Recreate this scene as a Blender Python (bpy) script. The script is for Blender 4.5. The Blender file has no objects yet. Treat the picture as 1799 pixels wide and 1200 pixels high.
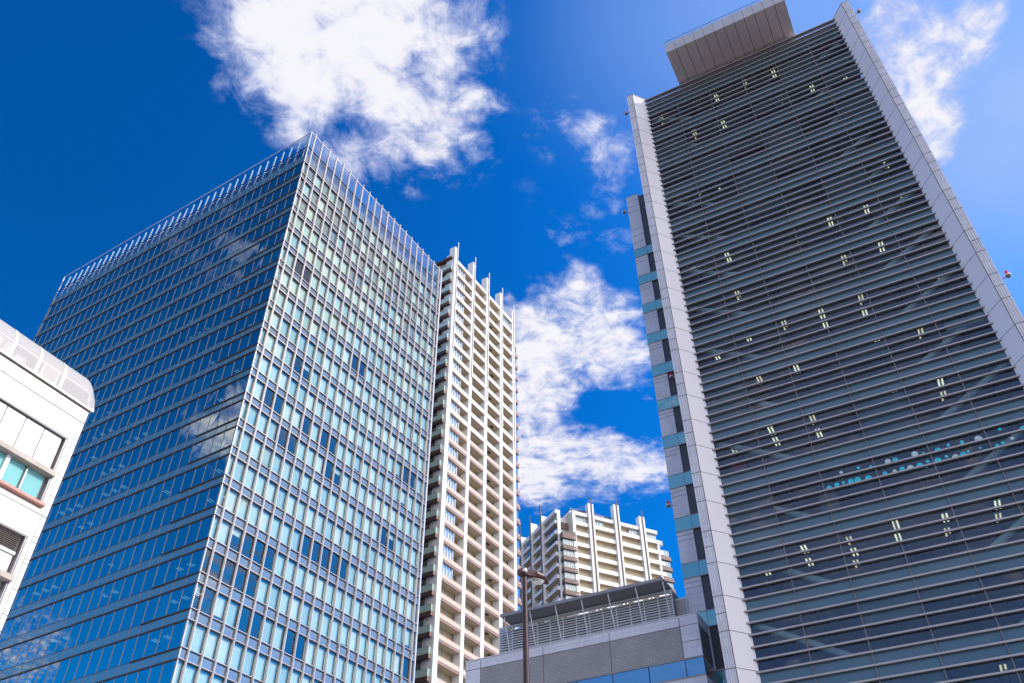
import bpy, math, random
from mathutils import Matrix, Vector
random.seed(11)
S = bpy.context.scene
COL = S.collection

# ------------------------------------------------------------------ camera
PITCH, ROLL = 0.7302045, -0.0093332
cp, sp = math.cos(PITCH), math.sin(PITCH)
fw = Vector((0, cp, sp)); up0 = Vector((0, -sp, cp)); rt0 = Vector((1, 0, 0))
rt = rt0 * math.cos(ROLL) + up0 * math.sin(ROLL)
upv = -rt0 * math.sin(ROLL) + up0 * math.cos(ROLL)
cd = bpy.data.cameras.new('camera'); cam = bpy.data.objects.new('camera', cd); COL.objects.link(cam)
M = Matrix((rt, upv, -fw)).transposed().to_4x4()
M.translation = (0, 0, 1.6)
cam.matrix_world = M
cd.sensor_width = 36.0; cd.lens = 30.286; cd.clip_start = 0.1; cd.clip_end = 6000
S.camera = cam

# ------------------------------------------------------------------ light
SUN_AZ, SUN_EL = math.radians(100), math.radians(35)
sd = Vector((math.sin(SUN_AZ) * math.cos(SUN_EL), math.cos(SUN_AZ) * math.cos(SUN_EL), math.sin(SUN_EL)))
ld = bpy.data.lights.new('sun', 'SUN'); sun = bpy.data.objects.new('sun', ld); COL.objects.link(sun)
sun.rotation_euler = sd.to_track_quat('Z', 'Y').to_euler(); sun.location = (0, 0, 300)
ld.energy = 3.0; ld.angle = math.radians(0.5); ld.color = (1.0, 0.93, 0.84)
S.view_settings.view_transform = 'Standard'; S.view_settings.look = 'None'
S.view_settings.exposure = 0.0; S.view_settings.gamma = 1.0
S.cycles.max_bounces = 8; S.cycles.transparent_max_bounces = 24; S.cycles.glossy_bounces = 4
S.cycles.sample_clamp_indirect = 6.0

# world: clear Nishita sky, deepened, with clouds laid out by compass direction
W = bpy.data.worlds.new('World'); S.world = W; W.use_nodes = True
nt = W.node_tree; nt.nodes.clear()
def N(t, **kw):
    n = nt.nodes.new(t)
    for k, v in kw.items(): setattr(n, k, v)
    return n
def LK(a, b): nt.links.new(a, b)
def mth(op, a, b=None, c=None, clamp=False):
    n = N('ShaderNodeMath', operation=op, use_clamp=clamp)
    for i, v in enumerate((a, b, c)):
        if v is None: continue
        if isinstance(v, (int, float)): n.inputs[i].default_value = v
        else: LK(v, n.inputs[i])
    return n.outputs[0]
def mrange(v, a, b, c, d, smooth=True):
    n = N('ShaderNodeMapRange', interpolation_type='SMOOTHSTEP' if smooth else 'LINEAR')
    LK(v, n.inputs[0])
    for i, q in enumerate((a, b, c, d)): n.inputs[i + 1].default_value = q
    return n.outputs[0]
def mixc(f, a, b):
    n = N('ShaderNodeMix', data_type='RGBA')
    for sock, v in ((n.inputs[0], f), (n.inputs[6], a), (n.inputs[7], b)):
        if isinstance(v, (int, float)): sock.default_value = v
        elif isinstance(v, tuple): sock.default_value = (*v, 1)
        else: LK(v, sock)
    return n.outputs[2]
tc = N('ShaderNodeTexCoord')
nrm = N('ShaderNodeVectorMath', operation='NORMALIZE'); LK(tc.outputs['Generated'], nrm.inputs[0])
DIR = nrm.outputs[0]
sky = N('ShaderNodeTexSky', sky_type='NISHITA')
sky.sun_disc = False; sky.sun_elevation = SUN_EL; sky.sun_rotation = SUN_AZ
sky.air_density = 1.0; sky.dust_density = 0.25; sky.ozone_density = 3.0
sc1 = N('ShaderNodeVectorMath', operation='SCALE'); LK(sky.outputs[0], sc1.inputs[0]); sc1.inputs['Scale'].default_value = 0.12
gm = N('ShaderNodeGamma'); LK(sc1.outputs[0], gm.inputs[0]); gm.inputs[1].default_value = 1.75
tint = N('ShaderNodeVectorMath', operation='MULTIPLY'); LK(gm.outputs[0], tint.inputs[0])
tint.inputs[1].default_value = (1.0, 33.0, 43.0)      # x10: the background strength is 0.1
sdot = N('ShaderNodeVectorMath', operation='DOT_PRODUCT'); LK(DIR, sdot.inputs[0]); sdot.inputs[1].default_value = tuple(sd)
gain = mth('ADD', mth('MULTIPLY', mth('MAXIMUM', sdot.outputs['Value'], -0.2), 0.7), 1.0)     # paler toward the sun
sg = N('ShaderNodeVectorMath', operation='SCALE'); LK(tint.outputs[0], sg.inputs[0]); LK(gain, sg.inputs['Scale'])
sep = N('ShaderNodeSeparateXYZ'); LK(DIR, sep.inputs[0])
sg2 = N('ShaderNodeVectorMath', operation='SCALE'); LK(sg.outputs[0], sg2.inputs[0]); LK(mrange(sep.outputs[2], 0.30, 0.78, 0.62, 1.0, False), sg2.inputs['Scale'])
SKYC = sg2.outputs[0]
zc = mth('MAXIMUM', sep.outputs[2], 0.10)
px_, py_ = mth('DIVIDE', sep.outputs[0], zc), mth('DIVIDE', sep.outputs[1], zc)
pl = N('ShaderNodeCombineXYZ'); LK(px_, pl.inputs[0]); LK(py_, pl.inputs[1])
BL = [(-0.201,0.436,0.877,0.06,0.8),(-0.156,0.46,0.874,0.067,0.9),(-0.119,0.453,0.884,0.049,0.7),(-0.205,0.481,0.852,0.055,0.8),(-0.159,0.511,0.845,0.056,0.75),(-0.249,0.456,0.855,0.042,0.55),(-0.28,0.436,0.855,0.035,0.4),(-0.098,0.516,0.851,0.041,0.5),(-0.186,0.549,0.815,0.041,0.4),(-0.22,0.52,0.826,0.04,0.45),(-0.125,0.56,0.819,0.041,0.34),(-0.074,0.548,0.833,0.035,0.32),(-0.042,0.554,0.831,0.029,0.3),(-0.037,0.59,0.806,0.026,0.28),(-0.088,0.593,0.8,0.029,0.28),(-0.164,0.587,0.793,0.035,0.34),(-0.132,0.58,0.804,0.038,0.32),(-0.2,0.568,0.799,0.028,0.3),(-0.062,0.569,0.82,0.038,0.32),(-0.023,0.539,0.842,0.025,0.24),(-0.022,0.488,0.873,0.025,0.26),(-0.059,0.476,0.877,0.037,0.4),(-0.311,0.461,0.831,0.027,0.26),(-0.293,0.494,0.819,0.027,0.34),(-0.253,0.495,0.831,0.034,0.38),(-0.318,0.431,0.845,0.029,0.3),(-0.114,0.596,0.795,0.026,0.25),(-0.246,0.541,0.804,0.025,0.3),(-0.151,0.4,0.904,0.095,0.9),(0.02,0.727,0.686,0.04,0.6),(0.067,0.708,0.703,0.028,0.75),(0.08,0.693,0.716,0.016,0.4),(0.07,0.744,0.665,0.046,0.85),(0.026,0.762,0.647,0.04,0.65),(0.105,0.759,0.643,0.039,0.6),(0.138,0.73,0.669,0.027,0.7),(0.15,0.759,0.634,0.029,0.65),(0.162,0.778,0.607,0.023,0.5),(0.019,0.787,0.616,0.033,0.5),(0.052,0.783,0.62,0.036,0.5),(0.132,0.715,0.687,0.02,0.4),(0.098,0.789,0.607,0.02,-0.7),(0.127,0.793,0.596,0.022,-0.7),(0.155,0.794,0.588,0.019,-0.6),(0.068,0.803,0.593,0.018,-0.65),(0.04,0.804,0.593,0.017,-0.7),(0.016,0.805,0.593,0.017,-0.6),(0.118,0.741,0.662,0.033,0.6),(0.014,0.745,0.667,0.033,0.5),(0.006,0.826,0.564,0.039,0.9),(0.045,0.825,0.563,0.039,0.9),(0.084,0.825,0.558,0.036,0.9),(0.122,0.826,0.55,0.032,0.85),(0.154,0.822,0.548,0.029,0.75),(0.044,0.843,0.536,0.023,0.5),(0.173,0.825,0.538,0.023,0.6),(0.012,0.844,0.537,0.026,0.4),(-0.02,0.822,0.569,0.046,0.8),(-0.026,0.753,0.657,0.046,0.7),(0.123,0.809,0.574,0.02,0.35),(0.086,0.566,0.82,0.035,0.42),(0.104,0.548,0.83,0.025,0.34),(0.06,0.565,0.823,0.026,0.32),(0.109,0.633,0.766,0.023,0.62),(0.067,0.658,0.75,0.016,0.38),(0.051,0.646,0.762,0.013,0.28),(0.119,0.657,0.744,0.022,0.34),(0.137,0.596,0.791,0.029,0.3),(0.028,0.565,0.824,0.026,0.22),(0.124,0.582,0.804,0.026,0.28),(0.021,0.621,0.783,0.023,0.2),(0.057,0.665,0.744,0.013,0.3),(0.382,0.439,0.813,0.032,0.8),(0.401,0.464,0.79,0.032,0.8),(0.423,0.45,0.786,0.031,0.8),(0.444,0.427,0.788,0.028,0.7),(0.457,0.41,0.789,0.022,0.42),(0.385,0.422,0.821,0.023,0.45),(0.416,0.484,0.77,0.028,0.8),(0.411,0.504,0.76,0.026,0.75),(0.429,0.514,0.743,0.024,0.8),(0.433,0.528,0.731,0.015,0.5),(0.38,0.459,0.803,0.023,0.5),(0.447,0.447,0.775,0.02,0.4),(0.345,0.393,0.852,0.057,0.4),(0.398,0.484,0.779,0.017,0.5),
      # clouds behind and beside the viewer, seen in the glass
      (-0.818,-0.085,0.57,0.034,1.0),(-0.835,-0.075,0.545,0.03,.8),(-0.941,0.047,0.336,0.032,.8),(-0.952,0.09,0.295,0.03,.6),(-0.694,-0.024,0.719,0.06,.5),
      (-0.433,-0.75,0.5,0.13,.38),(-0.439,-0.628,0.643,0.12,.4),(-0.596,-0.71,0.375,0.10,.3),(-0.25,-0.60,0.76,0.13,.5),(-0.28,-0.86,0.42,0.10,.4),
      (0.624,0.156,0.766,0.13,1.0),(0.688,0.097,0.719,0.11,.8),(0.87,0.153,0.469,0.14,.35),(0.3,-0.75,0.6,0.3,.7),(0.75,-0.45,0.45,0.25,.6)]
def blob(x, y, z, r, s, k=2.1):
    d = N('ShaderNodeVectorMath', operation='DISTANCE'); LK(DIR, d.inputs[0]); d.inputs[1].default_value = (x, y, z)
    return mrange(d.outputs['Value'], r * k, 0.0, 0.0, s)
acc = None
for b in BL:
    v = blob(*b); acc = v if acc is None else mth('ADD', acc, v)
mask = mth('SUBTRACT', 1.0, mth('POWER', 2.71828, mth('MULTIPLY', mth('MAXIMUM', acc, 0.0), -0.92)))
mask = mth('POWER', mask, 1.45)
def noise(scale, detail, rough, dist=0.0, vec=None, lac=2.0):
    n = N('ShaderNodeTexNoise', noise_dimensions='3D'); LK(vec or pl.outputs[0], n.inputs['Vector'])
    n.inputs['Scale'].default_value = scale; n.inputs['Detail'].default_value = detail
    n.inputs['Roughness'].default_value = rough; n.inputs['Distortion'].default_value = dist
    n.inputs['Lacunarity'].default_value = lac
    return n.outputs[0]
n1 = noise(6.0, 10, 0.66, 0.4)
n2 = noise(21.0, 7, 0.70, 0.6)
n3 = noise(2.6, 3, 0.5, 0.3)
# billowed cells: the plane is bent by noise first
wn = N('ShaderNodeTexNoise', noise_dimensions='3D'); LK(pl.outputs[0], wn.inputs['Vector']); wn.inputs['Scale'].default_value = 14; wn.inputs['Detail'].default_value = 5
wv = N('ShaderNodeVectorMath', operation='SCALE'); LK(wn.outputs['Color'], wv.inputs[0]); wv.inputs['Scale'].default_value = 0.085
wa = N('ShaderNodeVectorMath', operation='ADD'); LK(pl.outputs[0], wa.inputs[0]); LK(wv.outputs[0], wa.inputs[1])
vo = N('ShaderNodeTexVoronoi', feature='SMOOTH_F1'); LK(wa.outputs[0], vo.inputs['Vector']); vo.inputs['Scale'].default_value = 26; vo.inputs['Detail'].default_value = 0; vo.inputs['Smoothness'].default_value = 0.7
puff = mrange(vo.outputs['Distance'], 0.15, 0.75, 1.0, 0.0, False)
ff = mrange(n1, 0.30, 0.70, 0.0, 1.0, False)
f2 = mrange(n2, 0.30, 0.70, 0.0, 1.0, False)
tex = mth('ADD', mth('ADD', mth('MULTIPLY', ff, 0.56), mth('MULTIPLY', puff, 0.22)), mth('MULTIPLY', f2, 0.34))
edge = mrange(mask, 0.0, 0.16, 0.0, 1.0)
dens = mth('ADD', mask, mth('MULTIPLY', mth('MULTIPLY', mth('SUBTRACT', tex, 0.56), 1.5), edge))
alpha = mrange(dens, 0.05, 0.88, 0.0, 0.99)
core = mrange(mth('ADD', dens, mth('MULTIPLY', mth('SUBTRACT', n3, 0.5), 0.8)), 0.25, 1.0, 0.0, 1.0)
cloudc = mixc(core, (5.2, 5.9, 8.9), (9.3, 9.2, 9.8))
veil = None
for b in ((0.462,0.455,0.762,0.145,.48),(0.242,0.435,0.867,0.119,.36),(0.503,0.536,0.678,0.10,.20),(0.127,0.475,0.871,0.093,.12),(0.6,0.35,0.72,.3,.42),(-0.42,-0.70,0.56,.34,.75)):
    v = blob(*b); veil = v if veil is None else mth('ADD', veil, v)
veil = mth('MULTIPLY', veil, mrange(noise(2.5, 5, 0.55, 0.3), 0.25, 0.75, 0.75, 1.1), clamp=True)
c1 = mixc(veil, SKYC, (3.6, 5.3, 9.2))
c2a = mixc(alpha, c1, cloudc)
# bright cloud and low haze added out of view to lift the shaded faces
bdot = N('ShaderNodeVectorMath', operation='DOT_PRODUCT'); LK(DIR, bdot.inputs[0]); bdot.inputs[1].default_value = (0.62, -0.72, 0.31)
fill_bank = mth('ADD', mrange(bdot.outputs['Value'], 0.42, 0.85, 0.0, 1.0), mth('MULTIPLY', mth('SUBTRACT', n1, 0.5), 1.2))
fill_bank = mth('MULTIPLY', mrange(fill_bank, 0.35, 0.85, 0.0, 1.0), mrange(bdot.outputs['Value'], 0.40, 0.55, 0.0, 1.0))
c2b = mixc(fill_bank, c2a, mixc(core, (20, 19.5, 20), (26, 24.5, 23)))
fill_haze = mrange(sep.outputs[2], 0.08, 0.30, 0.95, 0.0)
c2 = mixc(fill_haze, c2b, (15.0, 15.0, 16.0))
# below the horizon: dim street-level haze
low = mrange(sep.outputs[2], -0.02, 0.02, 0.0, 1.0)
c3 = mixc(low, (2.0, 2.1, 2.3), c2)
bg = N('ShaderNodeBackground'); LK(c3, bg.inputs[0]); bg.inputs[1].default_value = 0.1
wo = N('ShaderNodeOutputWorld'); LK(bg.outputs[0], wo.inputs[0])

# ------------------------------------------------------------------ materials
def newmat(name):
    m = bpy.data.materials.new(name); m.use_nodes = True
    t = m.node_tree; t.nodes.clear()
    o = t.nodes.new('ShaderNodeOutputMaterial')
    return m, t, o
def setin(t, sock, v):
    if isinstance(v, (int, float)): sock.default_value = v
    elif isinstance(v, tuple): sock.default_value = (*v, 1) if len(v) == 3 else v
    else: t.links.new(v, sock)
def pbr(name, col, rough=0.6, metal=0.0, var=0.12, vscale=0.7, spec=0.5, bump=0.0, streak=0.0, dark=None):
    """base colour with large soft soiling, fine grain and vertical weather streaks"""
    m, t, o = newmat(name)
    p = t.nodes.new('ShaderNodeBsdfPrincipled'); t.links.new(p.outputs[0], o.inputs[0])
    p.inputs['Roughness'].default_value = rough; p.inputs['Metallic'].default_value = metal
    p.inputs['Specular IOR Level'].default_value = spec
    tc = t.nodes.new('ShaderNodeTexCoord')
    n = t.nodes.new('ShaderNodeTexNoise'); n.inputs['Scale'].default_value = vscale; n.inputs['Detail'].default_value = 6
    t.links.new(tc.outputs['Object'], n.inputs['Vector'])
    mx = t.nodes.new('ShaderNodeMix'); mx.data_type = 'RGBA'
    d = dark or tuple(c * (1 - 2 * var) for c in col)
    mr = t.nodes.new('ShaderNodeMapRange'); t.links.new(n.outputs[0], mr.inputs[0])
    mr.inputs[1].default_value = 0.3; mr.inputs[2].default_value = 0.7
    t.links.new(mr.outputs[0], mx.inputs[0]); mx.inputs[6].default_value = (*d, 1); mx.inputs[7].default_value = (*col, 1)
    out = mx.outputs[2]
    if streak:
        mp = t.nodes.new('ShaderNodeMapping'); mp.inputs['Scale'].default_value = (2.5, 2.5, 0.12)
        t.links.new(tc.outputs['Object'], mp.inputs[0])
        n2 = t.nodes.new('ShaderNodeTexNoise'); n2.inputs['Scale'].default_value = 1.0; n2.inputs['Detail'].default_value = 5
        t.links.new(mp.outputs[0], n2.inputs['Vector'])
        m2 = t.nodes.new('ShaderNodeMix'); m2.data_type = 'RGBA'; m2.blend_type = 'MULTIPLY'
        r2 = t.nodes.new('ShaderNodeMapRange'); t.links.new(n2.outputs[0], r2.inputs[0])
        r2.inputs[1].default_value = 0.55; r2.inputs[2].default_value = 0.75; r2.inputs[4].default_value = streak
        t.links.new(r2.outputs[0], m2.inputs[0]); t.links.new(out, m2.inputs[6]); m2.inputs[7].default_value = (0.6, 0.56, 0.52, 1)
        out = m2.outputs[2]
    t.links.new(out, p.inputs['Base Color'])
    if bump:
        b = t.nodes.new('ShaderNodeBump'); b.inputs['Strength'].default_value = bump
        n3 = t.nodes.new('ShaderNodeTexNoise'); n3.inputs['Scale'].default_value = 12; t.links.new(tc.outputs['Object'], n3.inputs['Vector'])
        t.links.new(n3.outputs[0], b.inputs['Height']); t.links.new(b.outputs[0], p.inputs['Normal'])
    return m
def tile(name, c1, c2, mortar, bw, bh, mw, offset=0.5, rough=0.5, bump=0.3):
    """small wall tiles: brick pattern in metres along the wall and up it"""
    m, t, o = newmat(name)
    p = t.nodes.new('ShaderNodeBsdfPrincipled'); t.links.new(p.outputs[0], o.inputs[0]); p.inputs['Roughness'].default_value = rough
    tc = t.nodes.new('ShaderNodeTexCoord'); s = t.nodes.new('ShaderNodeSeparateXYZ'); t.links.new(tc.outputs['Object'], s.inputs[0])
    a = t.nodes.new('ShaderNodeMath'); t.links.new(s.outputs[0], a.inputs[0]); t.links.new(s.outputs[1], a.inputs[1])
    cb = t.nodes.new('ShaderNodeCombineXYZ'); t.links.new(a.outputs[0], cb.inputs[0]); t.links.new(s.outputs[2], cb.inputs[1])
    b = t.nodes.new('ShaderNodeTexBrick'); t.links.new(cb.outputs[0], b.inputs[0])
    b.offset = offset
    b.inputs['Color1'].default_value = (*c1, 1); b.inputs['Color2'].default_value = (*c2, 1); b.inputs['Mortar'].default_value = (*mortar, 1)
    b.inputs['Scale'].default_value = 1.0; b.inputs['Brick Width'].default_value = bw; b.inputs['Row Height'].default_value = bh
    b.inputs['Mortar Size'].default_value = mw; b.inputs['Mortar Smooth'].default_value = 0.1
    n = t.nodes.new('ShaderNodeTexNoise'); n.inputs['Scale'].default_value = 0.6; n.inputs['Detail'].default_value = 5
    t.links.new(tc.outputs['Object'], n.inputs['Vector'])
    mr = t.nodes.new('ShaderNodeMapRange'); t.links.new(n.outputs[0], mr.inputs[0]); mr.inputs[1].default_value = .3; mr.inputs[2].default_value = .7
    mr.inputs[3].default_value = 0.88; mr.inputs[4].default_value = 1.06
    v = t.nodes.new('ShaderNodeVectorMath'); v.operation = 'SCALE'; t.links.new(b.outputs[0], v.inputs[0]); t.links.new(mr.outputs[0], v.inputs['Scale'])
    t.links.new(v.outputs[0], p.inputs['Base Color'])
    bp = t.nodes.new('ShaderNodeBump'); bp.inputs['Strength'].default_value = bump; bp.inputs['Distance'].default_value = 0.01; bp.invert = True
    t.links.new(b.outputs['Fac'], bp.inputs['Height']); t.links.new(bp.outputs[0], p.inputs['Normal'])
    return m
def glass(name, trans, gloss, base, edge=1.0, rough=0.0, wave=0.0):
    """thin architectural glass: tinted see-through plus a mirror coat that grows at grazing angles"""
    m, t, o = newmat(name)
    tr = t.nodes.new('ShaderNodeBsdfTransparent'); tr.inputs[0].default_value = (*trans, 1)
    gl = t.nodes.new('ShaderNodeBsdfGlossy'); gl.inputs[0].default_value = (*gloss, 1); gl.inputs['Roughness'].default_value = rough
    fr = t.nodes.new('ShaderNodeFresnel'); fr.inputs[0].default_value = 1.5
    mr = t.nodes.new('ShaderNodeMapRange'); t.links.new(fr.outputs[0], mr.inputs[0])
    mr.inputs[1].default_value = 0.04; mr.inputs[2].default_value = 1; mr.inputs[3].default_value = base; mr.inputs[4].default_value = edge
    mx = t.nodes.new('ShaderNodeMixShader'); t.links.new(mr.outputs[0], mx.inputs[0]); t.links.new(tr.outputs[0], mx.inputs[1]); t.links.new(gl.outputs[0], mx.inputs[2])
    if wave:
        tc = t.nodes.new('ShaderNodeTexCoord'); n = t.nodes.new('ShaderNodeTexNoise'); n.inputs['Scale'].default_value = 0.5; n.inputs['Detail'].default_value = 1
        t.links.new(tc.outputs['Object'], n.inputs['Vector'])
        b = t.nodes.new('ShaderNodeBump'); b.inputs['Strength'].default_value = wave; b.inputs['Distance'].default_value = 0.05
        t.links.new(n.outputs[0], b.inputs['Height']); t.links.new(b.outputs[0], gl.inputs['Normal'])
    t.links.new(mx.outputs[0], o.inputs[0])
    return m
def backed(name, col, gloss, fac, rough=0.02):
    """opaque back-painted glass panel"""
    m, t, o = newmat(name)
    di = t.nodes.new('ShaderNodeBsdfDiffuse')
    tc = t.nodes.new('ShaderNodeTexCoord'); n = t.nodes.new('ShaderNodeTexNoise'); n.inputs['Scale'].default_value = 0.35; n.inputs['Detail'].default_value = 4
    t.links.new(tc.outputs['Object'], n.inputs['Vector'])
    mx0 = t.nodes.new('ShaderNodeMix'); mx0.data_type = 'RGBA'; t.links.new(n.outputs[0], mx0.inputs[0])
    mx0.inputs[6].default_value = (*[c * .8 for c in col], 1); mx0.inputs[7].default_value = (*[c * 1.15 for c in col], 1)
    t.links.new(mx0.outputs[2], di.inputs[0])
    gl = t.nodes.new('ShaderNodeBsdfGlossy'); gl.inputs[0].default_value = (*gloss, 1); gl.inputs['Roughness'].default_value = rough
    fr = t.nodes.new('ShaderNodeFresnel'); fr.inputs[0].default_value = 1.5
    mr = t.nodes.new('ShaderNodeMapRange'); t.links.new(fr.outputs[0], mr.inputs[0])
    mr.inputs[1].default_value = 0.04; mr.inputs[2].default_value = 1; mr.inputs[3].default_value = fac; mr.inputs[4].default_value = 1
    mx = t.nodes.new('ShaderNodeMixShader'); t.links.new(mr.outputs[0], mx.inputs[0]); t.links.new(di.outputs[0], mx.inputs[1]); t.links.new(gl.outputs[0], mx.inputs[2])
    t.links.new(mx.outputs[0], o.inputs[0])
    return m
def emit(name, col, st):
    m, t, o = newmat(name); e = t.nodes.new('ShaderNodeEmission'); e.inputs[0].default_value = (*col, 1); e.inputs[1].default_value = st
    t.links.new(e.outputs[0], o.inputs[0]); return m

# ------------------------------------------------------------------ mesh helpers
class MB:
    def __init__(s): s.v = []; s.f = []; s.m = []
    def quad(s, a, b, c, d, m=0):
        i = len(s.v); s.v += [a, b, c, d]; s.f.append((i, i + 1, i + 2, i + 3)); s.m.append(m); return s
    def box(s, x0, x1, y0, y1, z0, z1, m=0):
        i = len(s.v)
        s.v += [(x0,y0,z0),(x1,y0,z0),(x1,y1,z0),(x0,y1,z0),(x0,y0,z1),(x1,y0,z1),(x1,y1,z1),(x0,y1,z1)]
        for q in ((0,3,2,1),(4,5,6,7),(0,1,5,4),(1,2,6,5),(2,3,7,6),(3,0,4,7)):
            s.f.append(tuple(i + k for k in q)); s.m.append(m)
        return s
    def prism(s, pts, z0, z1, m=0):
        """vertical prism on a counter-clockwise plan outline"""
        i = len(s.v); n = len(pts)
        s.v += [(x, y, z0) for x, y in pts] + [(x, y, z1) for x, y in pts]
        s.f.append(tuple(i + k for k in reversed(range(n)))); s.m.append(m)
        s.f.append(tuple(i + n + k for k in range(n))); s.m.append(m)
        for k in range(n):
            j = (k + 1) % n; s.f.append((i + k, i + j, i + n + j, i + n + k)); s.m.append(m)
        return s
    def extr(s, prof, x0, x1, m=0):
        """(y,z) profile swept along x"""
        i = len(s.v); n = len(prof)
        s.v += [(x0, y, z) for y, z in prof] + [(x1, y, z) for y, z in prof]
        s.f.append(tuple(i + k for k in range(n))); s.m.append(m)
        s.f.append(tuple(i + n + k for k in reversed(range(n)))); s.m.append(m)
        for k in range(n):
            j = (k + 1) % n; s.f.append((i + k, i + n + k, i + n + j, i + j)); s.m.append(m)
        return s
    def tube(s, a, b, r0, r1=None, n=12, m=0):
        r1 = r0 if r1 is None else r1
        a, b = Vector(a), Vector(b); d = (b - a).normalized()
        u = d.orthogonal().normalized(); w = d.cross(u)
        i = len(s.v)
        for c, r in ((a, r0), (b, r1)):
            for k in range(n):
                t = 2 * math.pi * k / n; s.v.append(tuple(c + u * (r * math.cos(t)) + w * (r * math.sin(t))))
        for k in range(n):
            j = (k + 1) % n; s.f.append((i + k, i + j, i + n + j, i + n + k)); s.m.append(m)
        s.f.append(tuple(i + k for k in reversed(range(n)))); s.m.append(m)
        s.f.append(tuple(i + n + k for k in range(n))); s.m.append(m)
        return s
    def mesh(s, name, mats):
        me = bpy.data.meshes.new(name); me.from_pydata(s.v, [], s.f)
        for k in (mats if isinstance(mats, (list, tuple)) else [mats]): me.materials.append(k)
        me.polygons.foreach_set('material_index', s.m); me.update()
        return me
def put(name, me, parent=None, loc=None):
    o = bpy.data.objects.new(name, me); COL.objects.link(o)
    if parent: o.parent = parent
    if loc: o.location = loc
    return o
def part(name, mb, mats, parent, loc=None): return put(name, mb.mesh(name, mats), parent, loc)
def thing(name, label, cat, loc=(0, 0, 0), rot=0.0, group=None):
    o = bpy.data.objects.new(name, None); COL.objects.link(o); o.location = loc; o.rotation_euler = (0, 0, math.radians(rot))
    o.empty_display_size = 1
    o['label'] = label; o['category'] = cat
    if group: o['group'] = group
    return o
def many(name, me, locs, parent, limit=100, sub=None):
    """one part per place (nearest first); places past the limit share one further part"""
    res = []
    for l in locs[:limit]:
        o = put(name, me, parent, l); res.append(o)
        if sub: put(sub[0], sub[1], o)
    rest = locs[limit:]
    if rest:
        def merged(nm, src, par):
            mb = MB(); vs = [v.co[:] for v in src.vertices]; fs = [tuple(p.vertices) for p in src.polygons]; ms = [p.material_index for p in src.polygons]
            for l in rest:
                i = len(mb.v); mb.v += [(x + l[0], y + l[1], z + l[2]) for x, y, z in vs]
                mb.f += [tuple(i + k for k in f) for f in fs]; mb.m += ms
            o = put(nm, mb.mesh(nm, list(src.materials)), par); o['kind'] = 'stuff'; return o
        o = merged(name, me, parent)
        if sub: merged(sub[0], sub[1], o)
    return res
def structure(name, mb, m):
    o = part(name, mb, m, None); o['kind'] = 'structure'; return o

# ------------------------------------------------------------------ ground
asphalt = pbr('asphalt', (0.06, 0.06, 0.062), 0.9, var=.2, vscale=0.4)
paving = pbr('paving', (0.42, 0.40, 0.37), 0.85, var=.15, vscale=0.8)
structure('ground', MB().quad((-1500,-1500,0),(1500,-1500,0),(1500,1500,0),(-1500,1500,0)), paving)
structure('road', MB().quad((-400,-7,0.004),(400,-7,0.004),(400,9,0.004),(-400,9,0.004)), asphalt)
structure('kerb', MB().box(-400,400,9,9.2,0,.14), paving)

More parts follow.
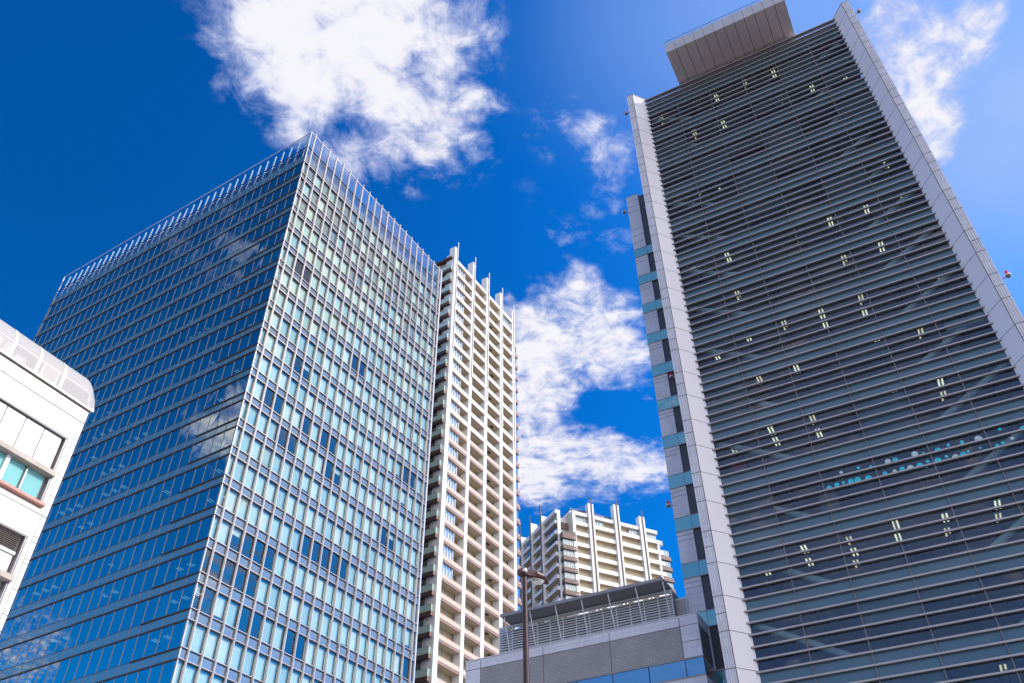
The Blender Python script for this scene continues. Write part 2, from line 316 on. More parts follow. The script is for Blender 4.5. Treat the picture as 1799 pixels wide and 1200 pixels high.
# ------------------------------------------------------------------ blue glass office tower
def office_tower():
    T = thing('glass_office_tower', 'tall blue glass office tower with sunlit finned right side and glass parapet', 'office tower', (-33.11, 83.69, 0), 58.83)
    P, Z0 = 4.035, 67.38
    LX, LY = 37.5, 63.2
    head = lambda k: Z0 + P * k
    SPH = 0.29 * P
    KB, KT = -9, 12
    alu = pbr('tower_pale_aluminium', (0.74, 0.69, 0.69), 0.35, 0.3, var=.06)
    dark = pbr('tower_dark_bronze', (0.075, 0.05, 0.045), 0.45, 0.3, var=.1)
    mull = pbr('tower_mullion_grey', (0.25, 0.26, 0.32), 0.4, 0.5, var=.05)
    slabm = pbr('tower_slab_edge', (0.16, 0.17, 0.18), 0.8)
    inner = pbr('tower_interior', (0.10, 0.11, 0.12), 0.9)
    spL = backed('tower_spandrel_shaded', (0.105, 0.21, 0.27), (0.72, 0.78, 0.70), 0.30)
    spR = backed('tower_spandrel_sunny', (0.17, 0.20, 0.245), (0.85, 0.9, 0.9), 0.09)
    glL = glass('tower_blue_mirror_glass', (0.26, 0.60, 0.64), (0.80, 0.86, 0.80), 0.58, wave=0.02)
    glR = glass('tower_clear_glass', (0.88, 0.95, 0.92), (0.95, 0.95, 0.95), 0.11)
    glP = glass('tower_parapet_glass', (0.76, 0.88, 0.92), (0.9, 0.95, 1.0), 0.24)
    blindm = pbr('pale_mint_blind', (0.66, 0.80, 0.79), 0.9, var=.04, vscale=.25)
    reflm = pbr('grey_sky_reflection', (0.36, 0.41, 0.45), 0.9, var=.06, vscale=.3)  # sheet behind open upper panes, painted the grey of their sky reflection
    blindms = [blindm, pbr('grey_mint_blind', (0.52, 0.67, 0.67), 0.9, var=.05, vscale=.3), pbr('white_mint_blind', (0.78, 0.86, 0.83), 0.9, var=.03, vscale=.3), reflm]
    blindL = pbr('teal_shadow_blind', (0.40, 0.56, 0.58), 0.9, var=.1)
    lamp = emit('tower_office_lamp', (1.0, 0.95, 0.85), 1.2)
    white = pbr('tower_white_steel', (0.82, 0.82, 0.80), 0.4, var=.03)
    # lower body, core and roof
    part('lower_wall', MB().box(0, LX, 0, LY, 0, head(KB)), inner, T)
    part('core', MB().box(5, LX - 5, 5, LY - 5, head(KB), head(KT) + .5), inner, T)
    part('roof', MB().box(.2, LX - .2, .2, LY - .2, head(KT) + 1.0, head(KT) + 1.6), slabm, T)
    part('roof_plant_room', MB().box(12, LX - 6, 14, LY - 14, head(KT) + 1.6, head(KT) + 6.2), slabm, T)
    part('rear_wall', MB().box(LX - .12, LX, .02, LY, head(KB), head(KT) + 1.0).box(.02, LX - .12, LY - .12, LY, head(KB), head(KT) + 1.0), inner, T)
    bx = [.0] + [.86 + 1.787 * k for k in range(21)] + [LX]
    by = [.0] + [2.0 + 1.787 * k for k in range(-1, 35)] + [LY]
    rnd = random.Random(5)
    wins = []; glass_jit = rnd
    for k in range(KB, KT + 1):
        zh = head(k)
        # slab behind the spandrel
        if k < KT: part('floor_slab', MB().box(.28, LX - .15, .28, LY - .15, zh + .06, zh + SPH - .05), slabm, T)
        top = k == KT
        # right face spandrel + left face spandrel
        z1 = zh + SPH if not top else zh + .48 * P
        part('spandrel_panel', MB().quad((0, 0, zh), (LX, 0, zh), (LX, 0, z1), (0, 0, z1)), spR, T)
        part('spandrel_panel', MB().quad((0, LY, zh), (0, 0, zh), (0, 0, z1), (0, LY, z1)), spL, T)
        # transoms
        tr = MB().box(-.02, LX, -.15, .03, zh - .07, zh + .05).box(-.02, LX, -.17, -.15, zh + .03, zh + .075, 1)
        if not top: tr.box(-.02, LX, -.13, .03, zh + SPH - .06, zh + SPH + .05).box(-.02, LX, -.155, -.13, zh + SPH + .02, zh + SPH + .065, 1)
        part('transom', tr, [dark, alu], T)
        tl = MB().box(-.11, .03, .0, LY, zh - .065, zh + .065)
        if not top:
            tl.box(-.03, .02, .1, LY, z1 - .025, z1 + .02)
            tl.box(-.14, -.03, -.05, 1.787 * 4 + .2, z1 - .07, z1 + .05)
        part('transom', tl, dark, T)
        if top: continue
        # left face ribbon window: one row of panes per storey
        g = MB(); bl = MB()
        za, zb = zh + SPH, head(k + 1)
        run = 0
        for i in range(len(by) - 1):
            a, b = by[i], by[i + 1]
            j = [rnd.uniform(-.009, .009) for _ in range(4)]
            g.quad((j[0], b, za), (j[1], a, za), (j[2], a, zb), (j[3], b, zb))
            if run <= 0 and rnd.random() < .10: run = rnd.choice((1, 1, 2, 3, 5))
            if run > 0:
                run -= 1
                d = rnd.choice((0, 0, .2, .9)) if rnd.random() < .5 else 0
                bl.quad((.22, b - .06, za + d), (.22, a + .06, za + d), (.22, a + .06, zb - .05), (.22, b - .06, zb - .05))
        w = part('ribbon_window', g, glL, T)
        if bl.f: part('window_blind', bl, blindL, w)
        # right face windows
        for i in range(len(bx) - 1):
            wins.append((bx[i], bx[i + 1], za, zb, k, i))
    # individual windows on the sunlit face; those drawn largest first (low and close to the corner)
    wins.sort(key=lambda w: (w[4] + 9) * 4.0 + w[0] * 1.0)
    openrun = {}
    def is_open(k, i):
        if k == -6 and 0 <= i <= 4: return True
        if k == -7 and i in (4, 5): return True
        if k == -4 and 8 <= i <= 12: return True
        if k == 0 and i in (2, 3, 6): return True
        if k == -1 and i in (4, 5, 9, 10): return True
        if k >= 9: return (i + k) % 2 == 0 or (i * 7 + k * 3) % 5 == 0
        r = random.Random(k * 97 + i // 2 * 31 + 3).random()
        return r < .045
    restg, restb = MB(), MB()
    for n, (a, b, za, zb, k, i) in enumerate(wins):
        j = [rnd.uniform(-.003, .003) for _ in range(4)]
        q = [(a, j[0], za), (b, j[1], za), (b, j[2], zb), (a, j[3], zb)]
        op = is_open(k, i)
        drop = 0.0
        if op: drop = rnd.choice((9, 9, 9, 9, 9, 2.0)) if k < 8 else rnd.choice((9, 9, 1.4, 2.0))
        elif rnd.random() < .05: drop = rnd.uniform(.2, .9)
        scr = False
        if k >= 8 and drop > .9: drop = 0.0; scr = True  # open upper panes get the painted reflection sheet in place of a blind
        bq = None
        if drop < 2.5:
            bq = [(a + .09, .26, za + drop), (b - .09, .26, za + drop), (b - .09, .26, zb - .22), (a + .09, .26, zb - .22)]
        if n < 100:
            w = part('window', MB().quad(*q), glR, T)
            if bq: part('window_blind', MB().quad(*bq), blindms[3 if scr else rnd.choice((0, 0, 1, 2))], w)
        else:
            restg.quad(*q)
            if bq: restb.quad(*bq, 3 if scr else rnd.choice((0, 0, 1, 2)))
    w = part('window', restg, glR, T); w['kind'] = 'stuff'
    b = part('window_blind', restb, blindms, w); b['kind'] = 'stuff'
    # fins on the sunlit face
    ztop = head(14) + .35
    for i, x in enumerate(bx[1:-1]):
        f = MB().box(x - .03, x + .03, -.34, -.08, head(KB), ztop).box(x - .055, x + .055, -.08, .02, head(KB), ztop - .5, 1)
        f.box(x - .085, x - .06, -.26, -.08, head(KB), ztop - .5, 0)
        for k in range(KB, 14):
            z = head(k) + .62
            f.box(x - .10, x + .05, -.25, -.12, z, z + .22, 1)
        part('fin', f, [alu, mull], T)
    part('corner_post', MB().box(-.06, .04, -.06, .04, head(KB), head(14) + .05), alu, T)
    part('corner_post', MB().box(LX - .06, LX + .16, -.20, .06, head(KB), head(14) + .05), alu, T)
    part('corner_post', MB().box(-.10, .06, LY - .06, LY + .06, head(KB), head(14) + .05), mull, T)
    for y in by[1:-1]:
        part('mullion', MB().box(-.05, .0, y - .022, y + .022, head(KB), head(KT) + .48 * P), mull, T)
    # clear glass parapet round the two street sides
    zA, zB, zC = head(KT) + .48 * P, head(13), head(14)
    part('parapet_glass', MB().quad((0, 0, zA), (LX, 0, zA), (LX, 0, zC), (0, 0, zC)), glP, T)
    part('parapet_glass', MB().quad((0, LY, zA), (0, 0, zA), (0, 0, zC), (0, LY, zC)), glP, T)
    part('parapet_rail', MB().box(-.05, LX, -.06, .05, zC - .04, zC + .06).box(-.05, .05, .05, LY, zC - .04, zC + .06), alu, T)
    part('transom', MB().box(-.08, .03, 0, LY, zB - .06, zB + .06), dark, T)
    part('transom', MB().box(0, LX, -.12, .03, zB - .06, zB + .05), dark, T)
    posts = []
    for y in [2.0 + 1.787 * k + .9 for k in range(-1, 34)]:
        p = MB().tube((.20, y, zA - .6), (.42, y, zC - .40), .13, .13, 6).box(.5, 2.6, y - .05, y + .05, zB + .7, zB + .85)
        p.tube((2.6, y, zA - .4), (1.0, y, zB + 1.6), .06, .06, 6)
        part('parapet_post', p, white, T)
    for x in [.86 + 1.787 * k + .9 for k in range(1, 20)]:
        p = MB().tube((x, .25, zA - .6), (x, .5, zC - .6), .09, .09, 6).box(x - .05, x + .05, .5, 2.6, zB + .7, zB + .85)
        part('parapet_post', p, mull, T)
    part('parapet_walkway', MB().box(.5, 1.3, .8, LY - 1, zB + .5, zB + .56).box(1.3, LX - 1, .5, 1.3, zB + .5, zB + .56), mull, T)
    # ceiling lamps glimpsed through the glass, in runs on some storeys
    me = MB().box(-.4, .4, -.04, .04, -.03, 0).box(-.4, .4, .36, .44, -.03, 0).mesh('ceiling_light', [lamp])
    locs = []
    for k in range(KB, 9):
        r = random.Random(k * 13 + 1)
        y = r.uniform(1, 5)
        while y < LY - 3:
            if r.random() < .52:
                for q in range(r.choice((1, 2, 3, 3))):
                    if y + q * 1.787 < LY - 3: locs.append((1.9, y + q * 1.787, head(k + 1) - .02))
                y += 1.787 * 4
            y += 1.787 * r.choice((1, 2, 4, 6))
    locs.sort(key=lambda l: l[2] * 1.0 + l[1] * .8)
    many('ceiling_light', me, locs, T, 90)
    return T
office_tower()

# ------------------------------------------------------------------ louvered office tower (right)
U = 50 / 62
XC = 12.48                              # viewer's foot point in the facade's own frame, metres / U
def fx(x, r=1.0): return (XC + (x - XC) * r) * U
def fz(z, r=1.0): return 1.6 + (z - 1.6) * r * U
RT_O, RT_ROT = (13.25, 48.21, 0), -26.976
ribbed = tile('ribbed_grey_tile', (0.66, 0.65, 0.71), (0.61, 0.60, 0.66), (0.42, 0.42, 0.48), 0.10, 0.9, 0.012, offset=0.0)
smalltile = tile('small_grey_tile', (0.66, 0.65, 0.71), (0.61, 0.60, 0.66), (0.42, 0.42, 0.48), 0.145, 0.10, 0.009, offset=0.0)
joint = pbr('dark_panel_joint', (0.10, 0.09, 0.10), 0.8)
graphite = tile('graphite_tile', (0.075, 0.075, 0.088), (0.065, 0.065, 0.078), (0.04, 0.04, 0.05), 3.0, 0.13, 0.02, offset=0.0)
teal_glass = backed('teal_window_glass', (0.05, 0.30, 0.36), (0.75, 1.0, 0.95), 0.30)
blue_glass = backed('blue_window_glass', (0.01, 0.06, 0.13), (0.70, 0.92, 1.0), 0.55)
steel = pbr('grey_painted_steel', (0.30, 0.28, 0.29), 0.4, 0.35, var=.06)
darkframe = pbr('dark_window_frame', (0.10, 0.09, 0.09), 0.5, 0.2)

def louver_tower():
    T = thing('louvered_office_tower', 'grey office tower with close rows of horizontal sunshade louvers between two pale piers', 'office tower', RT_O, RT_ROT)
    smooth = pbr('pale_grey_panel', (0.78, 0.76, 0.81), 0.35, 0.0, var=.02, vscale=.15)
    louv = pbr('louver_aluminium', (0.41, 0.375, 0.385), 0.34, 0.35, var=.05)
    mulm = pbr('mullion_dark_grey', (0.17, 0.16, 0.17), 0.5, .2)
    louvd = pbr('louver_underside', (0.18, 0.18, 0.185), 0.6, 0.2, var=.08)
    soffm = pbr('brown_soffit_metal', (0.64, 0.54, 0.50), 0.33, 0.35, var=.06, vscale=.2)
    fasc = pbr('fascia_metal', (0.50, 0.47, 0.49), 0.45, 0.2, var=.05)
    dim = pbr('dim_office_interior', (0.32, 0.36, 0.40), 0.9, var=.25, vscale=.5)
    ceilm = pbr('office_ceiling', (0.58, 0.59, 0.62), 0.9, var=.08)
    tubem = pbr('pale_teal_brace', (0.66, 0.78, 0.78), 0.5, var=.05)
    blindm = pbr('grey_office_blind', (0.20, 0.26, 0.28), 0.9, var=.12, vscale=.4)
    span = backed('grey_teal_spandrel', (0.075, 0.132, 0.165), (0.75, 0.72, 0.75), 0.12, 0.05)
    gl = glass('dim_facade_glass', (0.66, 0.78, 0.80), (0.92, 0.84, 0.86), 0.13, wave=0.02)
    lamp = emit('fluorescent_tube', (1.0, 0.93, 0.68), 1.35)
    ROW = 0.7099; TOP = 76.54
    W = 19.15
    SPT = lambda k: 24.05 + 4.26 * k             # top of the spandrel, storey k
    SPB = lambda k: SPT(k) - 2 * ROW
    KB, KT = -3, 12
    piertop = 76.80
    # body
    part('side_wall', MB().box(fx(-1.5), fx(-1.5) + .3, 0.0, 20, 0, 76.2), smalltile, T)
    part('side_wall', MB().box(fx(25.31) - .3, fx(25.31), 0.0, 20, 0, 76.2), smalltile, T)
    part('rear_wall', MB().box(fx(-1.5) + .3, fx(25.31) - .3, 19.6, 20, 0, 76.2), smalltile, T)
    part('roof', MB().box(-.6, W + .6, .25, 19.6, 75.9, 76.45), steel, T)
    part('core', MB().box(.4, W - .4, 7.5, 19, 0, 75.9), dim, T)
    part('lower_wall', MB().box(0, W, .05, 7.4, 0, SPB(KB)), dim, T)
    # piers, splayed toward the glass
    for s in (0, 1):
        mir = (lambda x: x) if s == 0 else (lambda x: W - x)
        xo, xi, xe = -1.21, -.61, .36
        pts = [(xo, -1.18), (xi, -1.18), (xe, 0.0), (xe - .1, .24), (xo, .24)]
        mb = MB()
        P_ = [(mir(x), y) for x, y in pts]
        if s: P_ = P_[::-1]
        n = len(P_)
        i0 = len(mb.v); mb.prism(P_, 0, piertop)
        # give the splay its own smooth panels: find the face whose plan edge runs (xi)->(xe)
        for fi, f in enumerate(mb.f):
            if len(f) == 4:
                xs = sorted({round(mb.v[q][0], 3) for q in f})
                if xs == sorted({round(mir(xi), 3), round(mir(xe), 3)}): mb.m[fi] = 1
        pier = part('pier', mb, [ribbed, smooth], T)
        part('coping', MB().prism([(mir(x), y) for x, y in [(xo - .03, -1.21), (xi + .02, -1.21), (xe + .02, -.02), (xe, .24), (xo - .03, .24)]][::(1 if s == 0 else -1)], piertop + .003, piertop + .06), fasc, pier)
        jb = MB()
        z = fz(29.44)
        zs = []
        for k in range(-8, 30):
            zz = z + k * 3 * ROW
            if 0 < zz < piertop - .5: zs.append((zz, True))
            if k % 2 == 0 and 0 < zz - 1.5 * ROW < piertop - .5: zs.append((zz - 1.5 * ROW, False))
        dx, dy = xe - xi, 1.18
        L_ = math.hypot(dx, dy); nx, ny = dy / L_, -dx / L_
        for zz, full in zs:
            a0, a1 = sorted((mir(xo - .004), mir(xi)))
            jb.box(a0, a1, -1.186, -1.18, zz - .022, zz + .022)
            if full:
                o1, o2 = .004, -.004
                q = [(mir(xi + nx * o1), -1.18 + ny * o1), (mir(xe + nx * o1), ny * o1)]
                jb.quad((*q[0], zz - .018), (*q[1], zz - .018), (*q[1], zz + .018), (*q[0], zz + .018))
        a0, a1 = sorted((mir(xi - .03), mir(xi + .015)))
        jb.box(a0, a1, -1.192, -1.15, 0, piertop - .02)
        for t in (.25, .5, .75):
            xx = mir(xo + (xi - xo) * t); jb.box(xx - .006, xx + .006, -1.184, -1.18, 0, piertop - .05)
        part('joint_grid', jb, joint, pier)
    # storeys
    r = random.Random(21)
    mx = [0.0] + [fx(v) for v in (4.05, 7.96, 11.9, 15.8, 19.72)] + [W]
    for k in range(KB, KT + 1):
        zb, zt = SPT(k), min(SPB(k + 1), 75.9)
        part('spandrel_panel', MB().quad((0.2, 0, SPB(k)), (W - .2, 0, SPB(k)), (W - .2, 0, SPT(k)), (.2, 0, SPT(k))), span, T)
        part('floor_slab', MB().box(.15, W - .15, .12, 7.5, SPB(k) + .12, SPT(k) - .12).box(.15, W - .15, .04, .11, SPB(k) + .02, SPT(k) - .3, 1), [ceilm, darkframe], T)
        g = MB(); bl = MB()
        for i in range(6):
            a, b = max(mx[i], .2), min(mx[i + 1], W - .2)
            for q in range(4):
                j = [r.uniform(-.003, .003) for _ in range(4)]
                z0, z1 = zb + (zt - zb) * q / 4, zb + (zt - zb) * (q + 1) / 4
                g.quad((a, j[0], z0), (b, j[1], z0), (b, j[2], z1), (a, j[3], z1))
            h = r.random()
            lit = {0: (0, 1, 2, 3, 4, 5), 1: (2, 3, 4, 5), 2: (0, 1, 2, 4, 5), 3: (1, 2, 4), 4: (0, 1, 2, 3, 4), 5: (1, 2, 3, 4), 6: (0, 1, 2, 3, 4, 5), 8: (0, 1), -1: (0, 1, 2, 3, 4, 5), -2: (3, 4)}.get(k, ())
            if i in lit: h += .28
            if k >= 7: h *= .62
            d = 0 if h < .20 else (zt - zb) * .5 if h < .30 else (zt - zb) * .78 if h < .40 else None
            if d is not None: bl.quad((a + .05, .2, zb + d), (b - .05, .2, zb + d), (b - .05, .2, zt), (a + .05, .2, zt))
        w = part('ribbon_window', g, gl, T)
        if bl.f: part('window_blind', bl, blindm, w)
        # steel braces slope down from both outer corners of each storey
        if k > -3:
            part('diagonal_brace', MB().tube((.5, .62, zt + .1), (5.6, .62, zb - .05), .20, .20, 12), tubem, T)
            part('diagonal_brace', MB().tube((W - .5, .62, zt + .1), (W - 5.6, .62, zb - .05), .20, .20, 12), tubem, T)
        # furniture and partitions that break up the dim rooms
        for q in range(r.choice((2, 3, 4))):
            x = r.uniform(1, W - 3); wd = r.uniform(.5, 2.2); y = r.uniform(1.2, 5); hh = r.choice((1.1, 1.3, 2.9))
            c = r.choice(((.05,.05,.06), (.2,.21,.22), (.02,.03,.06), (.28,.26,.24)))
            key = 'room_fitting_%d' % int(c[0] * 1000)
            m = bpy.data.materials.get(key) or pbr(key, c, .7)
            part('cupboard' if hh < 2 else 'partition', MB().box(x, x + wd, y, y + .3, zb - .1, min(zb + hh, zt)), m, T)
    # coloured things inside
    part('notice_board', MB().box(9.55, 10.45, .9, 1.0, 33.6, 35.2), pbr('green_board', (.10, .42, .38), .7), T)
    part('red_cabinet', MB().box(1.0, 1.75, 1.2, 1.8, 32.5, 34.0), pbr('red_cabinet', (.42, .03, .06), .5), T)
    pale = pbr('pale_panel', (.45, .58, .64), .6)
    part('hanging_panel', MB().box(5.9, 10.9, 1.0, 1.1, 44.05, 44.55), pale, T)
    part('hanging_panel', MB().box(5.3, 10.6, 1.0, 1.1, 48.35, 48.6), pale, T)
    part('roller_screen', MB().box(16.4, 18.9, .3, .36, 38.9, 39.5), pale, T)
    # window stickers on one storey
    c1, c2 = pbr('turquoise_sticker', (.02, .62, .80), .5, var=.2, vscale=6), pbr('frosted_sticker', (.55, .70, .74), .6, var=.2, vscale=6)
    DS = [(6.73,29.83,.19),(7.19,29.9,.19),(7.6,29.93,.13),(8.03,29.89,.22),(8.43,29.89,.24),(9.05,29.82,.24),(7.65,30.65,.13),(8.68,30.66,.13),(9.38,30.53,.13),(10.39,30.58,.22),(10.81,30.57,.2),(11.94,30.62,.24),(12.4,30.55,.09),(10.01,29.85,.17),(10.57,29.84,.15),(11.0,29.87,.19),(11.46,29.8,.24),(11.98,29.8,.24),(12.46,29.93,.13),(12.3,29.62,.12),(13.21,30.49,.22),(13.83,30.65,.13),(12.99,29.8,.28),(13.51,29.95,.13),(13.95,29.77,.24),(14.39,29.79,.24),(14.69,29.93,.11),(14.57,30.61,.15),(15.46,30.56,.26),(16.21,29.84,.15),(16.54,29.92,.13),(17.07,30.06,.13),(16.71,30.83,.13),(17.8,30.5,.18),(15.34,29.96,.09)]
    for n, (x, z, rr) in enumerate(DS):
        m = c2 if n in (6, 9, 11, 14, 16, 24, 28, 31) else c1
        part('round_sticker', MB().tube((x, -.014, z), (x, -.008, z), rr * .78, rr * .78, 20), m, T)
    # louvers
    pr = [(-.205, -.045), (-.205, .04), (-.17, .06), (-.03, .05), (-.03, -.05), (-.19, -.06)]
    mb = MB().extr(pr, -.05, W + .05)
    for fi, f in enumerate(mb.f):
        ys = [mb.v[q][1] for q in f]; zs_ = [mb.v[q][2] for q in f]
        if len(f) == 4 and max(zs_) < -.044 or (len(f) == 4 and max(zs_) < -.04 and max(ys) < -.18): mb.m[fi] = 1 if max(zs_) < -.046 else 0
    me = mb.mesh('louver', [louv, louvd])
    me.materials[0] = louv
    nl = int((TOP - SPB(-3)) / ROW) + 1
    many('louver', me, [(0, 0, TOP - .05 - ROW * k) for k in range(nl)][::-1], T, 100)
    for x in mx[1:-1]:
        part('mullion', MB().box(x - .028, x + .028, -.10, .02, SPB(KB), TOP - .1), mulm, T)
    part('mullion', MB().box(.2, .27, -.1, .04, SPB(KB), TOP), darkframe, T)
    part('mullion', MB().box(W - .27, W - .2, -.1, .04, SPB(KB), TOP), darkframe, T)
    part('roof_edge', MB().box(0, W, -.06, .24, TOP + .02, TOP + .24), fasc, T)
    # projecting roof box with a brown underside
    x0, x1 = fx(4.82), fx(18.96)
    H = part('roof_box', MB().box(x0, x1, -3.71, 9, 77.17, 78.68), fasc, T)
    part('soffit', MB().box(x0 + .01, x1 - .01, -3.69, 8.9, 77.155, 77.169), soffm, H)
    part('roof_box_wall', MB().box(x0 + .3, x1 - .3, .3, 8.5, 76.4, 77.15), fasc, H)
    sm = MB()
    for i in range(1, 12):
        x = x0 + (x1 - x0) * i / 12
        sm.box(x - .02, x + .02, -3.715, .1, 77.145, 77.156).box(x - .015, x + .015, -3.716, -3.71, 77.16, 78.66)
    part('soffit_seam', sm, joint, H)
    part('guard_rail', MB().tube((x0 + .1, -3.65, 79.12), (x1 - .1, -3.65, 79.12), .025, .025, 6).tube((x0 + .1, -3.65, 78.68), (x0 + .1, -3.65, 79.12), .025, .025, 6).tube((x1 - .1, -3.65, 78.68), (x1 - .1, -3.65, 79.12), .025, .025, 6), darkframe, H)
    # ceiling lamps of the storeys that are at work
    LP = [(-2,12.3,1.69),(-2,15,1.69),(0,15.1,1.19),(0,15.03,2.75),(0,12.3,1.3),(0,12.22,3.1),(0,9.65,.8),(0,9.53,2.44),(0,6.91,1.43),(0,6.87,3.0),(0,6.71,4.6),(0,4.26,1.21),(0,4.15,3.0),(0,1.43,1.5),(0,1.47,3.0),(2,1.3,1.8),(2,4.15,.74),(2,4.13,2.09),(2,6.91,.79),(2,6.91,2.45),(2,12.16,.7),(2,12.26,2.4),(2,14.87,.69),(2,14.87,2.12),(4,1.51,1.74),(3,4.25,.6),(3,6.84,.6),(3,12.29,.66),(3,14.99,.8),(4,4.18,.77),(4,6.9,.81),(4,9.54,.85),(4,9.52,2.2),(4,12.33,.69),(4,12.29,2.1),(5,4.25,.78),(6,1.39,1.01),(6,4.22,.74),(5,12.24,.83),(5,14.88,.76),(4,17.54,1.24),(6,12.28,.82),(6,14.98,.91),(6,17.61,1.05),(10,14.89,.86),(10,12.26,.79),(11,12.38,.83),(10,6.78,.97),(11,9.69,.78),(11,6.84,1.02),(10,4.1,.82),(10,1.51,1.19),(10,17.73,1.07),(11,1.39,1.03),(7,17.6,1.0),(9,12.3,.9)]
    lm = MB().box(-.20, .20, -.62, .62, 0, .05, 1).box(-.15, -.07, -.5, .5, -.035, -.001).box(.07, .15, -.5, .5, -.035, -.001).mesh('ceiling_light', [lamp, ceilm])
    lamp2 = emit('older_fluorescent_tube', (1.0, 0.86, 0.55), 0.95)
    lm2 = MB().box(-.20, .20, -.62, .62, 0, .05, 1).box(-.15, -.07, -.5, .5, -.035, -.001).box(.07, .15, -.5, .2, -.035, -.001).mesh('ceiling_light', [lamp2, ceilm])
    for n, (k, x, y) in enumerate(LP): put('ceiling_light', lm2 if (n * 7) % 5 < 2 else lm, T, (x, y, SPB(k + 1) + .02))
    rail = MB().box(-.19, -.15, .3, 6.5, 0, .06).box(.15, .19, .3, 6.5, 0, .06).mesh('light_track', [darkframe])
    for k in range(-2, 12):
        for i, x in enumerate((1.45, 4.2, 6.9, 9.6, 12.3, 15.0, 17.6)):
            put('light_track', rail, T, (x, 0, SPB(k + 1) + .05)) if (k * 5 + i * 3) % 4 != 0 or k < 3 else None
    dl = MB().tube((0, 0, 0), (0, 0, -.03), .06, .06, 10).mesh('downlight', [lamp])
    for x, y in ((3.21, .76), (4.93, .96), (1.09, .57)): put('downlight', dl, T, (x, y, SPB(9) + .1))
    # stair wing set back beside the main front
    R = 1.12; Y = 5.87
    xl, xm, xr = fx(-3.86, R), fx(-2.50, R), fx(-1.2, R)
    zt = fz(78.1, R)
    wing = part('wing_wall', MB().box(xl, xm, Y, 16, fz(24.8, R), zt), ribbed, T)
    part('wing_lower_wall', MB().box(xl, xr + 1, Y + .06, 15, 0, fz(24.8, R) - .003), dim, T)
    part('dark_strip', MB().box(xm + .003, xr + 1, Y + .10, 16, fz(24.8, R), zt - .25), graphite, T)
    part('coping', MB().box(xl - .03, xm + .03, Y - .03, 16, zt + .003, zt + .06), fasc, wing)
    jb = MB()
    for z in (77.3, 76.35, 75.4, 72.6, 71.55, 70.45): jb.box(xl - .003, xm, Y - .005, Y - .001, fz(z, R) - .02, fz(z, R) + .02)
    for k in range(0, 12):
        z1 = fz(69.38 - 4.02 * k, R); z0 = fz(69.38 - 4.02 * k - 1.17, R)
        if k < 11:
            part('wing_window', MB().box(xl - .01, xm - .02, Y - .02, Y + .1, z0, z1).box(xm + .02, xr + .8, Y - .02, Y + .08, z0, z1), teal_glass, T)
            part('window_trim', MB().box(xl - .04, xr + .8, Y - .06, Y + .02, z0 - .06, z0 - .003).box(xl - .02, xr + .8, Y - .04, Y + .02, z1 + .003, z1 + .05), steel, T)
            for q in (1, 2):
                zz = z0 - (fz(4.02 - 1.17) - 1.6) * R * q / 3 + 0
                jb.box(xl - .003, xm, Y - .005, Y - .001, zz - .018, zz + .018)
    part('joint_grid', jb, joint, wing)
    part('lower_glazing', MB().box(xm + .0, xr + .9, Y - .05, Y + .05, fz(21, R), fz(24.75, R)), teal_glass, T)
    part('glazing_frame', MB().box(xm - .05, xr + .9, Y - .09, Y - .051, fz(24.65, R), fz(24.8, R)).box(fx(-2.05, R), fx(-1.95, R), Y - .09, Y - .051, fz(21, R), fz(24.64, R)), steel, T)
    return T
louver_tower()

def beacon(lx, ly, lz, label, side=-1):
    """red-capped obstruction light on a short bracket; given in the louver tower's frame"""
    a = math.radians(RT_ROT)
    x = RT_O[0] + lx * math.cos(a) - ly * math.sin(a); y = RT_O[1] + lx * math.sin(a) + ly * math.cos(a)
    b = thing('obstruction_light', label, 'beacon', (x, y, lz), RT_ROT, 'red obstruction lights on the louvered tower')
    red = bpy.data.materials.get('red_lens') or pbr('red_lens', (.72, .01, .02), .25, var=.05)
    wh = bpy.data.materials.get('beacon_white') or pbr('beacon_white', (.7, .68, .64), .4)
    part('lens', MB().tube((0, 0, .12), (0, 0, .34), .16, .12, 12).tube((0, 0, .341), (0, 0, .52), .115, .03, 12), red, b)
    part('collar', MB().tube((0, 0, .03), (0, 0, .119), .19, .19, 12), wh, b)
    part('housing', MB().tube((0, 0, -.08), (0, 0, .029), .12, .16, 12), darkframe, b)
    part('bracket', MB().box(min(0, -side * .55), max(0, -side * .55), -.03, .03, -.1, -.04), steel, b)
beacon(20.78, -.9, 74.85, 'red beacon high on the outer edge of the right pier', 1)
beacon(20.80, -.9, 40.75, 'red beacon halfway down the outer edge of the right pier', 1)
beacon(-1.60, -.9, 74.50, 'red beacon on the outer edge of the left pier near its top')
beacon(-5.10, 5.9, 68.70, 'red beacon on the upper edge of the set-back stair wing')
beacon(-4.98, 5.9, 34.98, 'red beacon on the lower edge of the set-back stair wing')
beacon(-3.10, 5.6, 46.35, 'red beacon in front of the dark strip of the stair wing')

